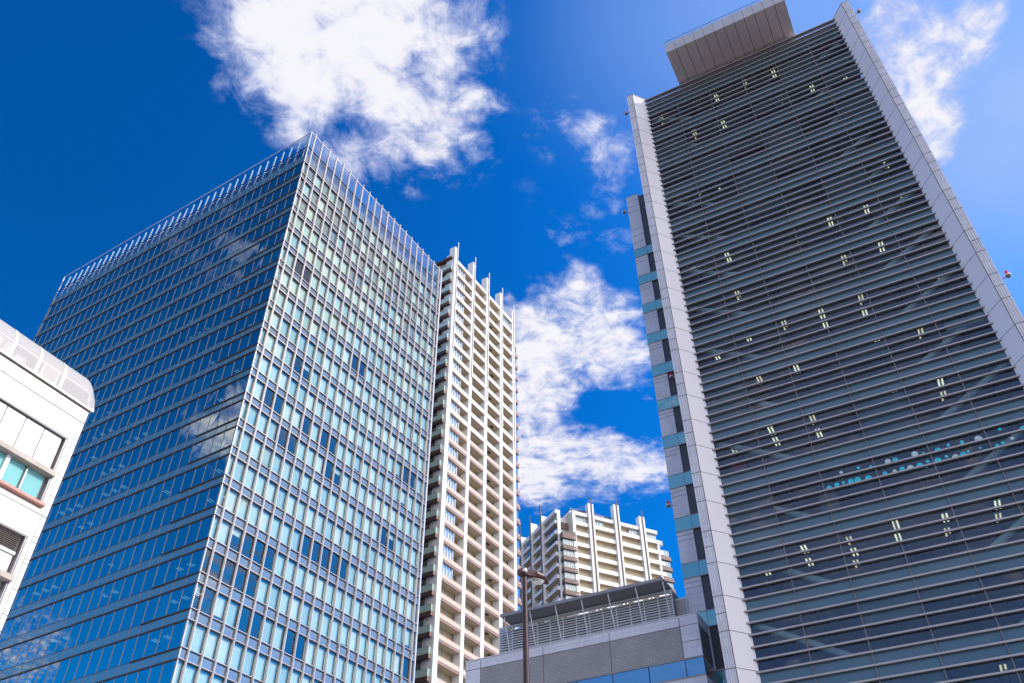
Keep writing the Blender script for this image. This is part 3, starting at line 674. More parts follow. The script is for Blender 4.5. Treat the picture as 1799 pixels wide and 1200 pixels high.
# ------------------------------------------------------------------ podium building in front of the wing
def podium():
    R = 1.075; Y = 3.67
    T = thing('podium_building', 'low grey tiled building with a canopy and louvered roof screen beside the louvered tower', 'building', RT_O, RT_ROT)
    X = lambda x: fx(x, R)
    Z = lambda z: fz(z, R)
    greyt = tile('grey_brick_tile', (0.32, 0.305, 0.31), (0.285, 0.27, 0.275), (0.19, 0.18, 0.185), 0.40, 0.14, 0.016)
    greyt2 = tile('dark_side_tile', (0.16, 0.16, 0.165), (0.14, 0.14, 0.145), (0.10, 0.10, 0.10), 0.40, 0.14, 0.012)
    lou = pbr('screen_louver_paint', (0.60, 0.60, 0.62), 0.4, 0.1, var=.04)
    canm = pbr('canopy_soffit_paint', (0.20, 0.20, 0.21), 0.5, 0.1, var=.06)
    xa, xb = X(-22.95), X(-3.24)
    xc, xd = X(-21.55), X(-4.68)
    yb = 5.80
    zt, zs, zw, zv = Z(29.15), Z(28.42), Z(25.95), Z(24.68)
    part('wall', MB().box(xc, xd, Y + .003, 16, zw, zs), greyt, T)
    part('parapet_band', MB().box(xa, xb, Y, yb, zs + .003, zt), ribbed, T)
    part('corner_panel', MB().box(xa, xc - .003, Y, 16, 0, zs), ribbed, T)
    part('corner_panel', MB().box(xd + .003, xb - .02, Y, yb, zw, zs), ribbed, T)
    part('end_wall', MB().box(xb - .019, xb, Y + .02, yb, zw, zs), greyt2, T)
    part('roof', MB().box(xa + .2, xd - .2, Y + .3, 16, zs - .1, zs + .2), canm, T)
    for i, (a, b) in enumerate(((xc, X(-15.95)), (X(-15.95), X(-13.2)), (X(-13.2), X(-10.31)), (X(-10.31), X(-7.45)), (X(-7.45), X(-4.65)), (X(-4.65), xb))):
        part('window', MB().box(a + .03, b - .03, Y + .02, Y + .2, zv + .02, zw - .02), blue_glass, T)
    part('window_trim', MB().box(xc, xb + .02, Y - .05, Y + .02, zw - .02, zw + .06).box(xc, xb + .02, Y - .05, Y + .02, zv - .06, zv + .02), steel, T)
    part('window_mullion', MB().box(X(-10.33), X(-10.29), Y - .01, Y + .25, zv + .02, zw - .02).box(X(-4.67), X(-4.63), Y - .01, Y + .25, zv + .02, zw - .02), darkframe, T)
    part('recess', MB().box(xc, xb - .5, Y + .21, yb, zv, zw - .003), graphite, T)
    part('lower_wall', MB().box(xc, xb, Y, yb, 0, zv - .06), ribbed, T)
    jb = MB()
    for x in (-21.55, -15.95, -10.3, -4.68):
        jb.box(X(x) - .02, X(x) + .02, Y - .006, Y - .001, zw, zt - .05)
    jb.box(xa, xb, Y - .006, Y - .001, zs - .015, zs + .02)
    for z in (27.21,): jb.box(xd, xb, Y - .006, Y - .001, Z(z) - .018, Z(z) + .018)
    for z in (25.9, 23.5): jb.box(xa, xc, Y - .006, Y - .001, Z(z) - .018, Z(z) + .018)
    jb.box(xb, xb + .004, Y + .02, yb, Z(27.2) - .015, Z(27.2) + .015)
    part('joint_grid', jb, joint, T)
    part('coping', MB().box(xa - .03, xb + .03, Y - .04, yb, zt + .003, zt + .07), lou, T)
    # louvered roof screen
    rb = 1.105; YS = (rb - 1) * 60.7 * U
    xs0, xs1 = fx(-19.82, rb), fx(-4.9, rb)
    z0, z1 = fz(28.6, rb), fz(31.43, rb)
    scr = part('roof_screen_frame', MB().box(xs0, xs1, YS - .03, YS + .10, z1 - .12, z1).box(xs0, xs1, YS + .6, YS + .66, z0, z1 - .08, 1).box(xs0, xs0 + .12, YS + .1, YS + 4, z0, z1).box(xs1 - .12, xs1, YS + .1, YS + 4, z0, z1, 1), [lou, canm], T)
    nsl = 13
    sl = MB().extr([(-.06, -.065), (-.03, -.07), (.01, .028), (-.02, .04)], xs0, xs1).mesh('screen_slat', [lou])
    for i in range(nsl):
        put('screen_slat', sl, T, (0, YS, z0 + .1 + (z1 - z0 - .3) * i / (nsl - 1)))
    pw = MB().box(-.035, .035, -.07, .0, z0, z1 - .12).mesh('screen_post', [lou])
    n = 13
    for i in range(n + 1): put('screen_post', pw, T, (xs0 + .04 + (xs1 - xs0 - .08) * i / n, YS, 0))
    # canopy on raking struts
    ra = 1.075; YA = (ra - 1) * 60.7 * U
    xk0, xk1 = fx(-19.74, ra), fx(-5.49, ra)
    zk = fz(32.35, ra)
    can = part('canopy', MB().extr([(YA, zk), (YA, zk + .16), (YS + .5, zk + .22), (YS + .5, zk)], xk0, xk1), canm, T)
    part('canopy_gutter', MB().box(xk0 - .02, xk1 + .02, YA - .06, YA - .001, zk - .02, zk + .19), steel, can)
    for x in (-19.51, -17.14, -14.83, -12.53, -10.21, -7.87, -5.62):
        xx = fx(x, ra)
        part('canopy_strut', MB().tube((xx + .05, YA + .1, zk - .01), (xx + .05, YS - .2, fz(28.7, ra)), .045, .045, 8), lou, T)
    # small louvered plant housing beside the wing
    pb = part('plant_housing', MB().box(fx(-5.6, 1.11), fx(-3.95, 1.11), Y + 2.0, Y + 5, fz(28.6, 1.11), fz(30.75, 1.11)), lou, T)
    hs = MB()
    for i in range(12):
        z = fz(29.2, 1.11) + i * .11; hs.box(fx(-5.55, 1.11), fx(-4.0, 1.11), Y + 1.97, Y + 1.999, z, z + .05)
    part('housing_slat', hs, steel, pb)
    return T
podium()

# ------------------------------------------------------------------ apartment towers
cream = pbr('cream_balcony_tile', (0.72, 0.66, 0.57), 0.6, var=.05, streak=.25)
peach = pbr('peach_balcony_tile', (0.70, 0.56, 0.44), 0.6, var=.05, streak=.2)
whitet = pbr('white_column_tile', (0.80, 0.785, 0.775), 0.5, var=.03, streak=.2)
browntile = tile('pinkish_brown_tile', (0.36, 0.205, 0.165), (0.33, 0.19, 0.15), (0.25, 0.15, 0.12), .6, .2, .02)
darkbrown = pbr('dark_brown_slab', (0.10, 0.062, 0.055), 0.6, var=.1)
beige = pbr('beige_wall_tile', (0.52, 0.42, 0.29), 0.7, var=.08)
soffit = pbr('balcony_soffit', (0.62, 0.50, 0.345), 0.8, var=.06)
aptglass = backed('apartment_window', (0.10, 0.16, 0.20), (0.75, 0.92, 1.0), 0.30)
curtain = pbr('pale_curtain', (0.62, 0.66, 0.66), 0.9, var=.08, vscale=3)
framew = pbr('white_window_frame', (0.70, 0.69, 0.66), 0.4, .2)
greenglass = backed('green_balcony_glass', (0.48, 0.64, 0.58), (0.9, 1.0, 0.98), 0.14, 0.05)
dimopen = pbr('dark_opening', (0.045, 0.04, 0.038), 0.9)
blueside = pbr('bluish_side_tile', (0.62, 0.63, 0.68), 0.5, var=.03)
rodm = pbr('rod_grey', (0.62, 0.60, 0.60), 0.4, .3)

def apartment_near():
    T = thing('apartment_tower', 'tall white apartment tower with cream balconies behind the blue glass tower', 'apartment tower', (-12.26, 127.41, 0), 58.83)
    s = 128 / 150
    Z = lambda z: 1.6 + (z - 1.6) * s
    P = 3.363
    ztop = lambda k: 137.34 - P * (k - 1)           # balcony parapet tops, storey k from the roof down
    zroof = 140.86
    cols = [(0, 1.17), (7.08, 8.02), (12.8, 13.82), (18.6, 19.6), (23.8, 24.7)]
    NF = 29
    zlow = ztop(NF) - 2
    D = 22
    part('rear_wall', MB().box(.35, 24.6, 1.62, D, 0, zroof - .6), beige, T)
    part('lower_wall', MB().box(.2, 24.6, .3, 1.6, 0, zlow), beige, T)
    for i, (a, b) in enumerate(cols):
        zt = 144.0 if i in (0, 4) else 145.5
        c = part('column', MB().box(a + (.0 if i else .0), b, 0, 1.45, 0, zt), whitet, T)
        part('column_rod', MB().tube((b - .28, -.14, Z(134 - i * 3)), (b - .28, -.14, zt + 1.9), .13, .13, 8), rodm, c)
        jb = MB()
        for k in range(1, NF): jb.box(a + .0, b, -.004, 0, ztop(k) - 1.3, ztop(k) - 1.27)
        if i == 0:
            for k in range(1, NF): jb.box(-.004, 0, 0, 1.07, ztop(k) - 1.3, ztop(k) - 1.26).box(-.004, 0, 0, 1.07, ztop(k) + .4, ztop(k) + .43)
        part('tile_joint', jb, bpy.data.materials['rod_grey'], c)
    part('corner_strip', MB().box(-.003, .32, 1.451, 2.2, 0, 144.0 - 2), blueside, T)
    part('roof_parapet', MB().box(1.17, 7.08, .12, .5, zroof - 1.0, zroof).box(8.02, 12.8, .12, .5, zroof - 1.0, zroof).box(13.82, 18.6, .12, .5, zroof - 1.0, zroof).box(19.6, 23.8, .12, .5, zroof - 1.0, zroof), cream, T)
    part('roof_slab', MB().box(1.17, 7.08, .5, 1.6, zroof - 1.1, zroof - .7).box(8.02, 12.8, .5, 1.6, zroof - 1.1, zroof - .7).box(13.82, 18.6, .5, 1.6, zroof - 1.1, zroof - .7).box(19.6, 23.8, .5, 1.6, zroof - 1.1, zroof - .7), soffit, T)
    # balconies: one of each bay and each finish, copied down the front
    bays = [(cols[i][1], cols[i + 1][0]) for i in range(4)]
    protos = {}
    for bi, (a, b) in enumerate(bays):
        for lowr in (0, 1):
            m = MB()
            hc = .74 if lowr else 1.02
            m.box(a, b, .10, .28, -hc, 0, 0).box(a, b, .06, .10, -.16, -.02, 0)
            m.box(a, b, .13, .30, -1.24, -hc - .003, 1)
            m.box(a, b, .31, 1.60, -1.24, -1.02, 2)
            me = m.mesh('balcony', [peach if lowr else cream, browntile, soffit])
            g = MB()
            x = a + .5
            while x < b - 1.6:
                g.box(x, x + 1.5, 1.57, 1.615, -1.0, 1.0, 0).box(x - .05, x, 1.55, 1.60, -1.0, 1.05, 1).box(x + 1.5, x + 1.55, 1.55, 1.60, -1.0, 1.05, 1)
                x += 2.3
            protos[bi, lowr] = (me, g.mesh('balcony_door', [aptglass, framew]))
    places = [(bi, k) for k in range(NF - 1, 0, -1) for bi in range(4)]
    rest = {}
    for n, (bi, k) in enumerate(places):
        lowr = 1 if k >= 13 else 0
        me, gm_ = protos[bi, lowr]
        if n < 100:
            o = put('balcony', me, T, (0, 0, ztop(k))); put('balcony_door', gm_, o)
        else: rest.setdefault((bi, lowr), []).append((0, 0, ztop(k)))
    for (bi, lowr), ls in rest.items():
        for l in ls: put('balcony', protos[bi, lowr][0], T, l)['kind'] = 'stuff'
    # enclosed windows in the first bay, one at the top of the last
    a, b = bays[0]
    wm = MB(); cm = 2
    wm.box(a, a + 3.35, .45, .55, 0.0, 2.10, 0)
    for i in range(5):
        x = a + 3.35 * i / 4; wm.box(x - .05, x + .05, .40, .449, 0, 2.10, 1)
    wm.box(a, a + 3.4, .40, .449, 1.35, 1.42, 1)
    for i in range(4): wm.box(a + 3.35 * i / 4 + .1, a + 3.35 * i / 4 + .45, .43, .449, .05, 1.3, 2)
    wm.box(a + 3.36, a + 3.5, .40, 1.6, -.1, 2.1, 1)
    me = wm.mesh('bay_window', [aptglass, framew, curtain])
    for k in range(1, 23): put('bay_window', me, T, (0, 0, ztop(k)))
    put('bay_window', me, T, (22.6 - a - 2.5, 0, ztop(1)))
    pm = MB().box(a + .5, a + .56, .5, 1.55, -.9, 1.6, 0).box(a + .5, a + 1.6, .5, .55, 1.5, 1.58, 1).box(a + 1.55, a + 1.6, .5, .55, -.9, 1.5, 1).mesh('drying_frame', [beige, darkframe])
    for k in range(23, NF): put('drying_frame', pm, T, (0, 0, ztop(k)))
    for k in range(24, NF): put('drying_frame', pm, T, (7.0, 0, ztop(k)))
    vm = MB().box(15.6, 16.5, .75, 1.2, -.08, 0, 0).mesh('soffit_vent', [dimopen])
    for k in range(1, NF): 
        if k % 2 == 0 or k > 22: put('soffit_vent', vm, T, (random.Random(k).choice((0, 0, .9)), 0, ztop(k) - 1.245))
    am = MB().box(0, .75, 1.2, 1.55, -1.0, -.3).mesh('air_conditioner', [framew])
    for k in range(3, NF):
        for bi in range(4):
            if random.Random(k * 9 + bi).random() < .4: put('air_conditioner', am, T, (bays[bi][1] - 1.3, 0, ztop(k)))
    # shaded side: brown slabs with green glass rails
    zb = lambda k: 136.35 - P * (k - 1)
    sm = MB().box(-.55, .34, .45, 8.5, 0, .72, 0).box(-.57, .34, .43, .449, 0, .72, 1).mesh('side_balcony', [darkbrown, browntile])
    gm2 = MB().box(-.50, -.46, .52, 8.4, .73, 1.82).box(-.459, .33, .50, .519, .73, 1.82).mesh('glass_rail', [greenglass])
    gf = MB()
    for i in range(8): gf.box(-.53, -.501, .5 + i * 1.12, .53 + i * 1.12, .72, 1.84)
    gf.box(-.53, -.43, .5, 8.4, 1.821, 1.86)
    gfm = gf.mesh('rail_frame', [rodm])
    dm = MB().box(.30, .345, 2.5, 3.7, .75, 2.9, 0).box(.30, .345, 4.4, 7.6, .75, 2.7, 0).mesh('side_window', [aptglass])
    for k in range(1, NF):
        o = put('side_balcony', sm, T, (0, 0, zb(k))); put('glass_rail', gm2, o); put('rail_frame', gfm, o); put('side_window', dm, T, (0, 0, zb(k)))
    part('roof_slab', MB().box(-.6, .34, .45, 9, zb(0) + .5, zb(0) + 1.0), darkbrown, T)
    # brown corner rooms beyond the last column
    cm1 = MB().box(24.7, 28.2, 1.2, 9, 0, 1.25, 0).box(28.0, 28.24, 1.16, 1.199, .35, .50, 1).box(27.2, 27.8, 1.16, 1.199, .80, .95, 1).mesh('corner_slab', [browntile, whitet])
    cw = MB().box(24.7, 27.95, 1.45, 9, 1.251, P - .001).mesh('corner_window', [aptglass])
    for k in range(2, NF):
        put('corner_slab', cm1, T, (0, 0, ztop(k) - 1.6)); put('corner_window', cw, T, (0, 0, ztop(k) - 1.6))
    return T
apartment_near()

def apartment_far():
    T = thing('apartment_tower', 'distant white apartment block with dark rods on its columns, above the podium roof', 'apartment tower', (15.79, 204.39, 0), 25.5)
    P = 3.16
    zbt = lambda k: 118.9 - P * k           # underside of the balcony parapets
    NF = 16
    zroof = 123.04
    wht = whitet
    deepbrown = tile('deep_brown_tile', (0.19, 0.11, 0.095), (0.17, 0.10, 0.085), (0.13, 0.08, 0.07), .6, .2, .02)
    yell = pbr('sunny_balcony_wall', (0.88, 0.77, 0.54), 0.8, var=.08)
    zl = zbt(NF)
    part('main_wall', MB().box(.0, 26.6, 1.22, 24, 0, zroof - .7), yell, T)
    part('roof', MB().box(.3, 26.4, .4, 24, zroof - .7, zroof - .2), wht, T)
    part('roof_block', MB().box(.0, 15, 1.4, 16, zroof - .19, zroof + .75), wht, T)
    part('roof_rail', MB().box(.0, 15, 1.2, 1.3, zroof + .9, zroof + 1.5).box(-.1, 0, 1.2, 8, zroof + .7, zroof + 1.0), pbr('blue_roof_rail', (.07, .10, .20), .4, .2), T)
    cols = [(4.9, 6.6, 126.3, 128.2), (13.1, 14.8, 128.0, 129.6), (21.2, 23.0, 126.2, 128.2)]
    for a, b, zt, zr in cols:
        c = part('column', MB().box(a, b, -.45, 1.21, 0, zt), wht, T)
        part('column_rod', MB().box((a + b) / 2 - .02, (a + b) / 2 + .28, -.62, -.455, 0, zr), darkbrown, c)
    bays = [(.9, 4.9), (6.6, 13.1), (14.8, 21.2), (23.0, 27.0)]
    part('end_wall', MB().box(.0, .9, -.1, 1.21, 0, zroof), wht, T)
    for bi, (a, b) in enumerate(bays):
        part('roof_parapet', MB().box(a, b, -.05, .35, zroof - 1.1, zroof, 0).box(a, b, -.08, -.051, zroof - 1.1, zroof - 1.0, 1).box(a, b, .36, 1.2, zroof - 1.1, zroof - .9, 2), [wht, browntile, soffit], T)
        b2 = b + (1.4 if bi == 3 else 0)
        m = MB().box(a, b2, -.05, .15, 0.10, 1.22, 0).box(a, b2, -.06, .15, 0, .099, 1).box(a, b2, .16, 1.21, 0, .2, 2).mesh('balcony', [wht, browntile, soffit])
        g = MB()
        x = a + .35
        rr = random.Random(bi)
        while x < b - 1.2:
            g.box(x, x + 1.0, 1.16, 1.215, .3, 1.9, 0); x += 2.1
        g.box(b - .9, b - .35, .7, 1.15, .2, 1.5, 1)
        gm_ = g.mesh('balcony_door', [dimopen, beige])
        for k in range(0, NF):
            o = put('balcony', m, T, (0, 0, zbt(k))); put('balcony_door', gm_, o)
    bw = MB()
    for a, b in ((1.2, 4.6), (7.0, 9.8), (18.0, 20.9), (23.2, 26.6)):
        w = MB().box(a, b, .5, .6, 119.95, 121.9, 0)
        n = max(3, int((b - a) / .8))
        for i in range(n + 1):
            x = a + (b - a) * i / n; w.box(x - .05, x + .05, .44, .499, 119.95, 121.9, 1)
            if i < n: w.box(x + .1, x + .4, .47, .499, 119.95, 121.8, 2)
        part('bay_window', w, [aptglass, framew, curtain], T)
    part('step_parapet', MB().box(27.0, 28.4, -.05, 2, zbt(0) - .05, zbt(0) + 1.2), wht, T)
    part('end_pier', MB().box(26.6, 27.2, -.02, 3, 0, zbt(0) - .051), wht, T)
    # brown end rooms
    for k in range(0, NF - 1):
        z = 114.55 - P * k
        o = part('corner_slab', MB().box(27.21, 30.5, -.0, 5, z, z + 1.2, 0).box(27.21, 30.7, -.12, 5, z - .12, z - .001, 1), [deepbrown, darkbrown], T)
        w = MB().box(27.21, 30.1, .3, 5, z + 1.201, z + P - .121, 0)
        for x in (27.4, 28.3, 29.2, 30.05): w.box(x, x + .08, .24, .299, z + 1.201, z + P - .121, 1)
        part('corner_window', w, [aptglass, framew], T)
    # brown glazed corner in the notch
    for k in range(0, NF - 1):
        z = 114.1 - P * k; h = 1.75 if k == 0 else 1.15
        m = MB().box(-3.4, .62, -.25, 3.4, z, z + h, 0).box(-3.5, .62, -.37, 3.4, z - .14, z - .001, 1)
        for q in (0, 1): m.box(-.4 + q * .5, .1 + q * .5, -.30, -.251, z + .35 + q * .2, z + .45 + q * .2, 2)
        part('corner_slab', m, [deepbrown, darkbrown, wht], T)
        w = MB().box(-3.15, .4, .1, 3.3, z - P + (1.15), z - .141, 0)
        for x in (-3.1, -2.3, -1.5, -.7, .1): w.box(x, x + .09, .04, .099, z - P + 1.15, z - .141, 1)
        for x in (-2.9, -2.0, -1.2, -.4): w.box(x, x + .35, .07, .099, z - P + 1.2, z - .3, 2)
        for y in (1.0, 2.1): w.box(-3.2, -3.151, y, y + .08, z - P + 1.15, z - .141, 1)
        part('corner_window', w, [aptglass, framew, curtain], T)
    part('corner_rail', MB().box(-3.4, .6, -.25, -.2, 116.0, 116.3), darkframe, T)
    part('upper_corner_room', MB().box(-3.9, -.001, 2.6, 8, 115, 118.2, 1).box(-4.0, -.001, 2.3, 8, 118.201, 119.6, 0).box(-3.9, -.001, 2.6, 8, 119.601, 120.3, 0), [deepbrown, aptglass], T)
    part('left_wall', MB().box(-3.1, -.02, 3.5, 8.0, 0, zroof - .8), wht, T)
    part('end_pier', MB().box(-3.9, -3.0, 1.28, 1.6, 0, zroof - .02), wht, T)
    part('roof_parapet', MB().box(-4.5, -3.0, 1.3, 1.59, zroof - 1.1, zroof + .003), wht, T)
    # shaded left face
    xo = -4.5
    lb = [(1.6, 8.4), (9.4, 14.9), (15.9, 21.2), (22.3, 27)]
    part('left_wall', MB().box(xo + 1.4, -.01, 8.01, 27, 0, zroof - .8), beige, T)
    for i, y in enumerate((8.4, 14.9, 21.2)):
        c = part('column', MB().box(xo - .55, xo + 1.5, y, y + 1.0, 0, zroof + (2.7 if i == 1 else 1.6)), wht, T)
        part('column_rod', MB().box(xo - .74, xo - .555, y + .2, y + .55, 0, zroof + 5.2), darkframe, c)
    for bi, (a, b) in enumerate(lb):
        part('roof_parapet', MB().box(xo, xo + .3, a, b, zroof - 1.1, zroof).box(xo + .3, xo + 1.5, a, b, zroof - 1.1, zroof - .9), wht, T)
        m = MB().box(xo, xo + .2, a, b, .1, 1.03, 0).box(xo - .01, xo + .2, a, b, 0, .099, 1).box(xo + .21, xo + 1.4, a, b, 0, .2, 2)
        if bi == 0: m.box(xo + .21, xo + 1.4, a, a + .15, .201, 1.03, 0)
        me = m.mesh('balcony', [wht, browntile, soffit])
        g = MB().box(xo + 1.35, xo + 1.401, a + .5, b - .8, .3, 2.4).mesh('balcony_door', [dimopen])
        for k in range(0, NF):
            o = put('balcony', me, T, (0, 0, zbt(k))); put('balcony_door', g, o)
    part('bay_window', MB().box(xo + .35, xo + .4, 16.2, 20.8, zbt(0) + 1.04, zroof - 1.11).box(xo + .35, xo + .4, 16.2, 20.8, zbt(1) + 1.04, zbt(0) - .01), aptglass, T)
    return T
apartment_far()

# ------------------------------------------------------------------ white building at the left edge
def white_building():
    T = thing('white_building', 'near white panelled building with a curved mesh roof edge and turquoise windows', 'building', (-15.76, 25.53, 0), 61.5)
    s = .75
    Z = lambda z: 1.6 + (z - 1.6) * s
    wp = pbr('white_enamel_panel', (0.80, 0.785, 0.765), 0.35, 0.0, var=.05, vscale=.6, streak=.6)
    ws = pbr('white_shutter_panel', (0.78, 0.77, 0.79), 0.4, var=.02)
    ledge = pbr('weathered_ledge', (0.56, 0.48, 0.42), 0.6, var=.15, vscale=2)
    redm = pbr('salmon_window_ledge', (0.68, 0.33, 0.26), 0.55, var=.12, vscale=2, streak=.3)
    tq = backed('turquoise_blind_window', (0.20, 0.52, 0.54), (0.8, .95, 1), 0.06, .03)
    lv = backed('lavender_window', (0.55, 0.57, 0.68), (0.8, .95, 1), 0.10, .03)
    br = pbr('brown_joint', (0.16, 0.12, 0.10), 0.8)
    loum = pbr('grille_slat', (0.50, 0.46, 0.43), 0.5)
    XL = -14.0
    zc = Z(27.8)                       # foot of the curved cap
    part('side_wall', MB().box(XL, -.001, .30, 12, 0, zc - .15), wp, T)
    # solid wall bands either side of the recessed window bands
    heads = [25.75, 20.53, 15.31, 10.1]
    foot = [21.95, 16.75, 11.5, 6.3]
    bands = [(27.8, 25.75)] + [(foot[i], heads[i + 1]) for i in range(3)] + [(foot[3], 1.0)]
    XR = -.35                           # right jamb of the openings
    for t, b in bands:
        part('wall_panel', MB().box(XL, XR, 0, .29, Z(b), Z(t) - (.16 if t == 27.8 else 0)), wp, T)
    part('end_panel', MB().box(XR + .001, 0, 0, .29, 0, zc - .16), wp, T)
    jb = MB()
    jb.box(XL, 0, -.004, 0, Z(26.9) - .018, Z(26.9) + .018).box(XL, 0, -.004, 0, Z(21.68) - .013, Z(21.68) + .013).box(XL, 0, -.004, 0, Z(16.4) - .013, Z(16.4) + .013)
    jb.box(-.19, -.175, -.004, 0, 1, Z(26.9))
    for z in (25.9, 25.6, 24.9, 24.65, 23.8, 22.75, 20.65, 20.4, 19.6, 19.4, 18.2, 17.1): jb.box(-.175, 0, -.004, 0, Z(z) - .009, Z(z) + .009)
    for i in range(0, 11):
        x = -.03 - 1.04 * i if i else -.0
        if i: jb.box(-.30 - 1.04 * i - .009, -.30 - 1.04 * i + .009, -.004, 0, Z(26.9), zc - .16)
    part('joint_grid', jb, br, T)
    part('wall_shadow_gap', MB().box(XL, 0, .02, .3, zc - .158, zc - .07), br, T)
    for i in range(3):
        h = Z(heads[i])
        # frame round the opening
        part('opening_frame', MB().box(XL, XR, .02, .28, h - .035, h - .001).box(XR - .06, XR - .001, .03, .28, Z(foot[i]), h - .036), steel, T)
        if i == 0:
            zt, zm = Z(25.65), Z(23.85)
            for x in range(13):
                part('shutter_panel', MB().box(XR - .12 - (x + 1) * .745 - .0, XR - .12 - x * .745 - .035, .12, .17, zm, zt), ws, T)
        else:
            zt, zm = Z(heads[i] - .80), Z(heads[i] - 1.85)
            gr = MB().box(XL, XR - .12, .26, .28, zt, h - .04, 1)
            n = 9
            for q in range(n): gr.extr([(.12, zt + .04 + q * .062), (.14, zt + .03 + q * .062), (.22, zt + .075 + q * .062), (.20, zt + .085 + q * .062)], XL, XR - .12)
            part('vent_grille', gr, [loum, br], T)
            part('shutter_panel', MB().box(XL, XR - .14, .18, .25, zm, zt - .1), ws, T)
            part('shutter_rail', MB().box(XL, XR - .12, .12, .25, zt - .099, zt - .001), wp, T)
        part('window_hood', MB().box(XL, XR - .08 + .12, -.10, .28, zm - .20, zm - .02), ledge, T)
        wz1, wz0 = zm - .21, Z(foot[i]) + .19
        xs = [XR - .13, XR - .88, XR - 1.62, XR - 2.4, XR - 3.15, XR - 3.9, XR - 4.65, XR - 5.4, XR - 7, XR - 9, XR - 11, XL]
        for q in range(len(xs) - 1):
            w = part('window', MB().box(xs[q + 1] + .03, xs[q] - .03, .20, .24, wz0, wz1), tq if i == 0 else lv, T)
            wd = .03 if q % 2 == 0 else .07
            part('window_mullion', MB().box(xs[q + 1] - wd, xs[q + 1] + wd, .10, .199, wz0, wz1), steel if wd < .05 else ws, w)
        part('window_ledge', MB().extr([(-.10, wz0 - .16), (-.14, wz0 - .13), (-.14, wz0 - .05), (-.08, wz0), (.28, wz0), (.28, wz0 - .16)], XL, XR + .06), redm if i == 0 else ledge, T)
    # curved perforated cap with ribs and the frames it hides
    m, t, o = newmat('perforated_mesh')
    di = t.nodes.new('ShaderNodeBsdfPrincipled'); di.inputs['Base Color'].default_value = (.60, .565, .54, 1); di.inputs['Roughness'].default_value = .5
    tr = t.nodes.new('ShaderNodeBsdfTransparent')
    tc_ = t.nodes.new('ShaderNodeTexCoord'); vo = t.nodes.new('ShaderNodeTexVoronoi'); vo.inputs['Scale'].default_value = 45; vo.inputs['Randomness'].default_value = 0.0
    t.links.new(tc_.outputs['Object'], vo.inputs['Vector'])
    ms = t.nodes.new('ShaderNodeMapRange'); t.links.new(vo.outputs['Distance'], ms.inputs[0]); ms.inputs[1].default_value = .34; ms.inputs[2].default_value = .5; ms.inputs[3].default_value = .62; ms.inputs[4].default_value = 0.06
    mx = t.nodes.new('ShaderNodeMixShader'); t.links.new(ms.outputs[0], mx.inputs[0]); t.links.new(di.outputs[0], mx.inputs[1]); t.links.new(tr.outputs[0], mx.inputs[2]); t.links.new(mx.outputs[0], o.inputs[0])
    mesh_m = m
    h0, R_ = .50, 1.2
    prof = [(0.0, 0.0), (0.0, h0)] + [(R_ * (1 - math.cos(a)), h0 + R_ * math.sin(a)) for a in [math.radians(q) for q in range(6, 91, 6)]] + [(3.0, h0 + R_)]
    def shell(x0, x1, off, mat_, name, par):
        mb = MB()
        for (y0, z0), (y1, z1) in zip(prof[:-1], prof[1:]):
            mb.quad((x0, y0 + off, zc + z0), (x1, y0 + off, zc + z0), (x1, y1 + off, zc + z1), (x0, y1 + off, zc + z1))
        me = mb.mesh(name, [mat_]); me.polygons.foreach_set('use_smooth', [True] * len(me.polygons))
        return put(name, me, par)
    cap = shell(XL, -.35, 0, mesh_m, 'mesh_cap', T)
    # the right end turns down in a quarter round
    mbe = MB(); n = 8; rings = []
    for q in range(n + 1):
        t = math.radians(90 * q / n); xx = .10 + .55 * math.sin(t) - .45; k = .10 + .90 * math.cos(t) if q < n else .10
        rings.append(len(mbe.v))
        for y, z in prof: mbe.v.append((xx, y + (1 - k) * .9 * (z / (h0 + R_)), zc + min(z, h0) + max(0, z - h0) * k))
    m_ = len(prof)
    for a_, b_ in zip(rings[:-1], rings[1:]):
        for q in range(m_ - 1): mbe.f.append((a_ + q, b_ + q, b_ + q + 1, a_ + q + 1)); mbe.m.append(0)
    me_ = mbe.mesh('cap_end', [mesh_m]); me_.polygons.foreach_set('use_smooth', [True] * len(me_.polygons)); put('cap_end', me_, cap)
    part('cap_sill', MB().box(XL, .12, -.06, .06, zc - .069, zc - .001).box(.06, .13, -.03, .06, zc, zc + .1), wp, T)
    bolt = ledge
    for i in range(11):
        x = -1.42 - 1.04 * i
        r_ = shell(x - .06, x + .06, -.012, wp, 'cap_rib', T)
        b_ = MB()
        for z in (.1, .3, .5): b_.tube((x, -.012, zc + z), (x, -.03, zc + z), .018, .018, 8)
        part('rib_bolt', b_, bolt, r_)
    part('access_hatch', MB().box(-2.25, -1.55, .05, .09, zc + .05, zc + .72, 0).box(-2.15, -1.65, .03, .049, zc + .05, zc + .62, 1), [wp, loum], T)
    part('roof_duct', MB().box(-4.3, -3.2, .5, 1.6, zc - .1, zc + .9).box(-3.1, -2.7, .4, 1.2, zc - .1, zc + .6).box(-6.5, -5.0, .5, 1.6, zc - .1, zc + .8).box(-5.0, -4.7, .45, .6, zc, zc + 1.1), wp, T)
    part('roof', MB().box(XL, -.01, .3, 12, zc - .149, zc - .05), steel, T)
    return T
white_building()

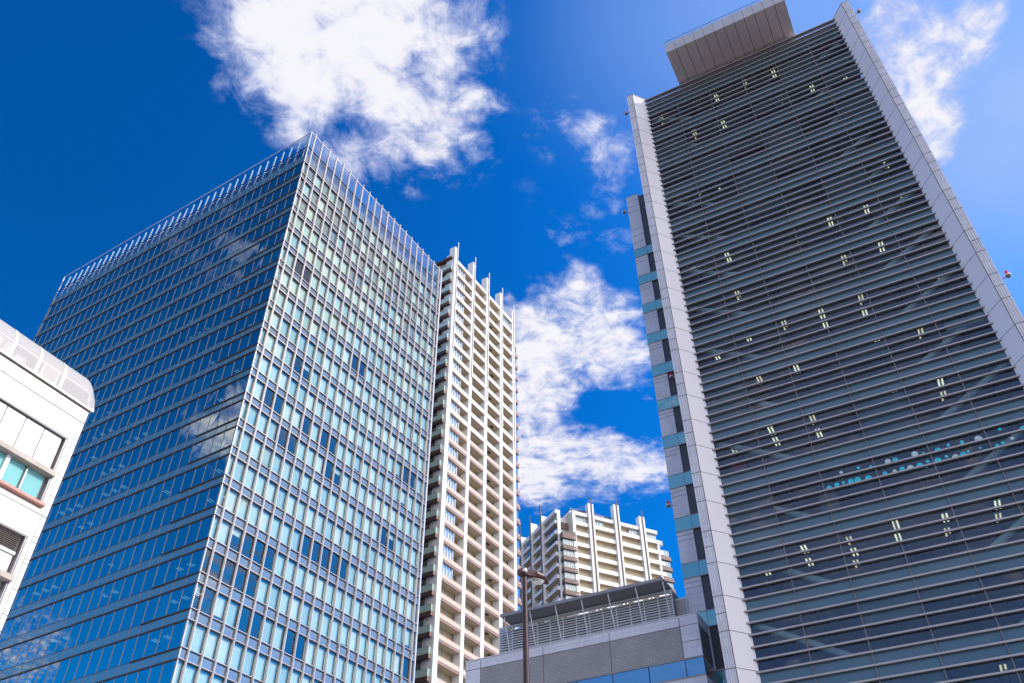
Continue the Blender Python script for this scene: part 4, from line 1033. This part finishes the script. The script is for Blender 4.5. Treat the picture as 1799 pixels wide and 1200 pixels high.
# ------------------------------------------------------------------ street lamp
def street_lamp():
    T = thing('street_lamp', 'maroon street lamp with a single hooded head on a tall pole', 'street lamp', (0.235, 18.0, 0), 33.0)
    mar = pbr('maroon_lamp_paint', (0.07, 0.023, 0.025), 0.38, 0.1, var=.1, vscale=4)
    polem = pbr('shaded_maroon_pole', (0.045, 0.017, 0.019), 0.4, 0.1, var=.1, vscale=4)  # lamp paint darkened: shade on the pole put into its colour
    lens = backed('lamp_lens', (0.42, 0.40, 0.37), (1, 1, 1), .12, .15)
    H = 10.66
    part('pole', MB().tube((0, 0, 0), (0, 0, .5), .14, .14, 20).tube((0, 0, .5), (0, 0, H), .115, .052, 20), polem, T)
    # hooded head: arm knuckle, then a widening shell that droops to a point
    st = [(-.14, .05, .10, -.03, .09), (-.09, .065, .11, -.06, .12), (.04, .065, .10, -.07, .13), (.15, .09, .09, -.06, .12), (.28, .13, .115, -.055, .125), (.45, .13, .115, -.065, .09), (.57, .09, .07, -.08, .01), (.64, .035, .03, -.085, -.03)]
    mb = MB(); n = 12; rings = []
    for x, wt, wb, zl, zu in st:
        i = len(mb.v)
        for q in range(n):
            a = 2 * math.pi * q / n
            cy, cz = math.cos(a), math.sin(a)
            mb.v.append((x, (wt if cz > 0 else wb) * math.copysign(abs(cy) ** .6, cy), H + (zl + zu) / 2 + (zu - zl) / 2 * math.copysign(abs(cz) ** .6, cz)))
        rings.append(i)
    for a, b in zip(rings[:-1], rings[1:]):
        for q in range(n): mb.f.append((a + q, a + (q + 1) % n, b + (q + 1) % n, b + q)); mb.m.append(0)
    mb.f.append(tuple(rings[0] + q for q in reversed(range(n)))); mb.m.append(0)
    mb.f.append(tuple(rings[-1] + q for q in range(n))); mb.m.append(0)
    hd = part('lamp_head', mb, mar, T)
    lb = MB(); n = 20
    c = (.34, 0, H - .075)
    top = []; 
    for q in range(n):
        a = 2 * math.pi * q / n; lb.v.append((c[0] + .20 * math.cos(a), .11 * math.sin(a), H - .062))
    for q in range(n):
        a = 2 * math.pi * q / n; lb.v.append((c[0] + .13 * math.cos(a), .075 * math.sin(a), H - .125))
    for q in range(n): lb.f.append((q, (q + 1) % n, n + (q + 1) % n, n + q)); lb.m.append(0)
    lb.f.append(tuple(range(n, 2 * n))); lb.m.append(0)
    part('lamp_lens', lb, lens, hd)
    part('photocell', MB().tube((-.06, -.11, H + .04), (-.06, -.145, H + .04), .042, .035, 14), bpy.data.materials['white_enamel_panel'], hd)
    return T
street_lamp()
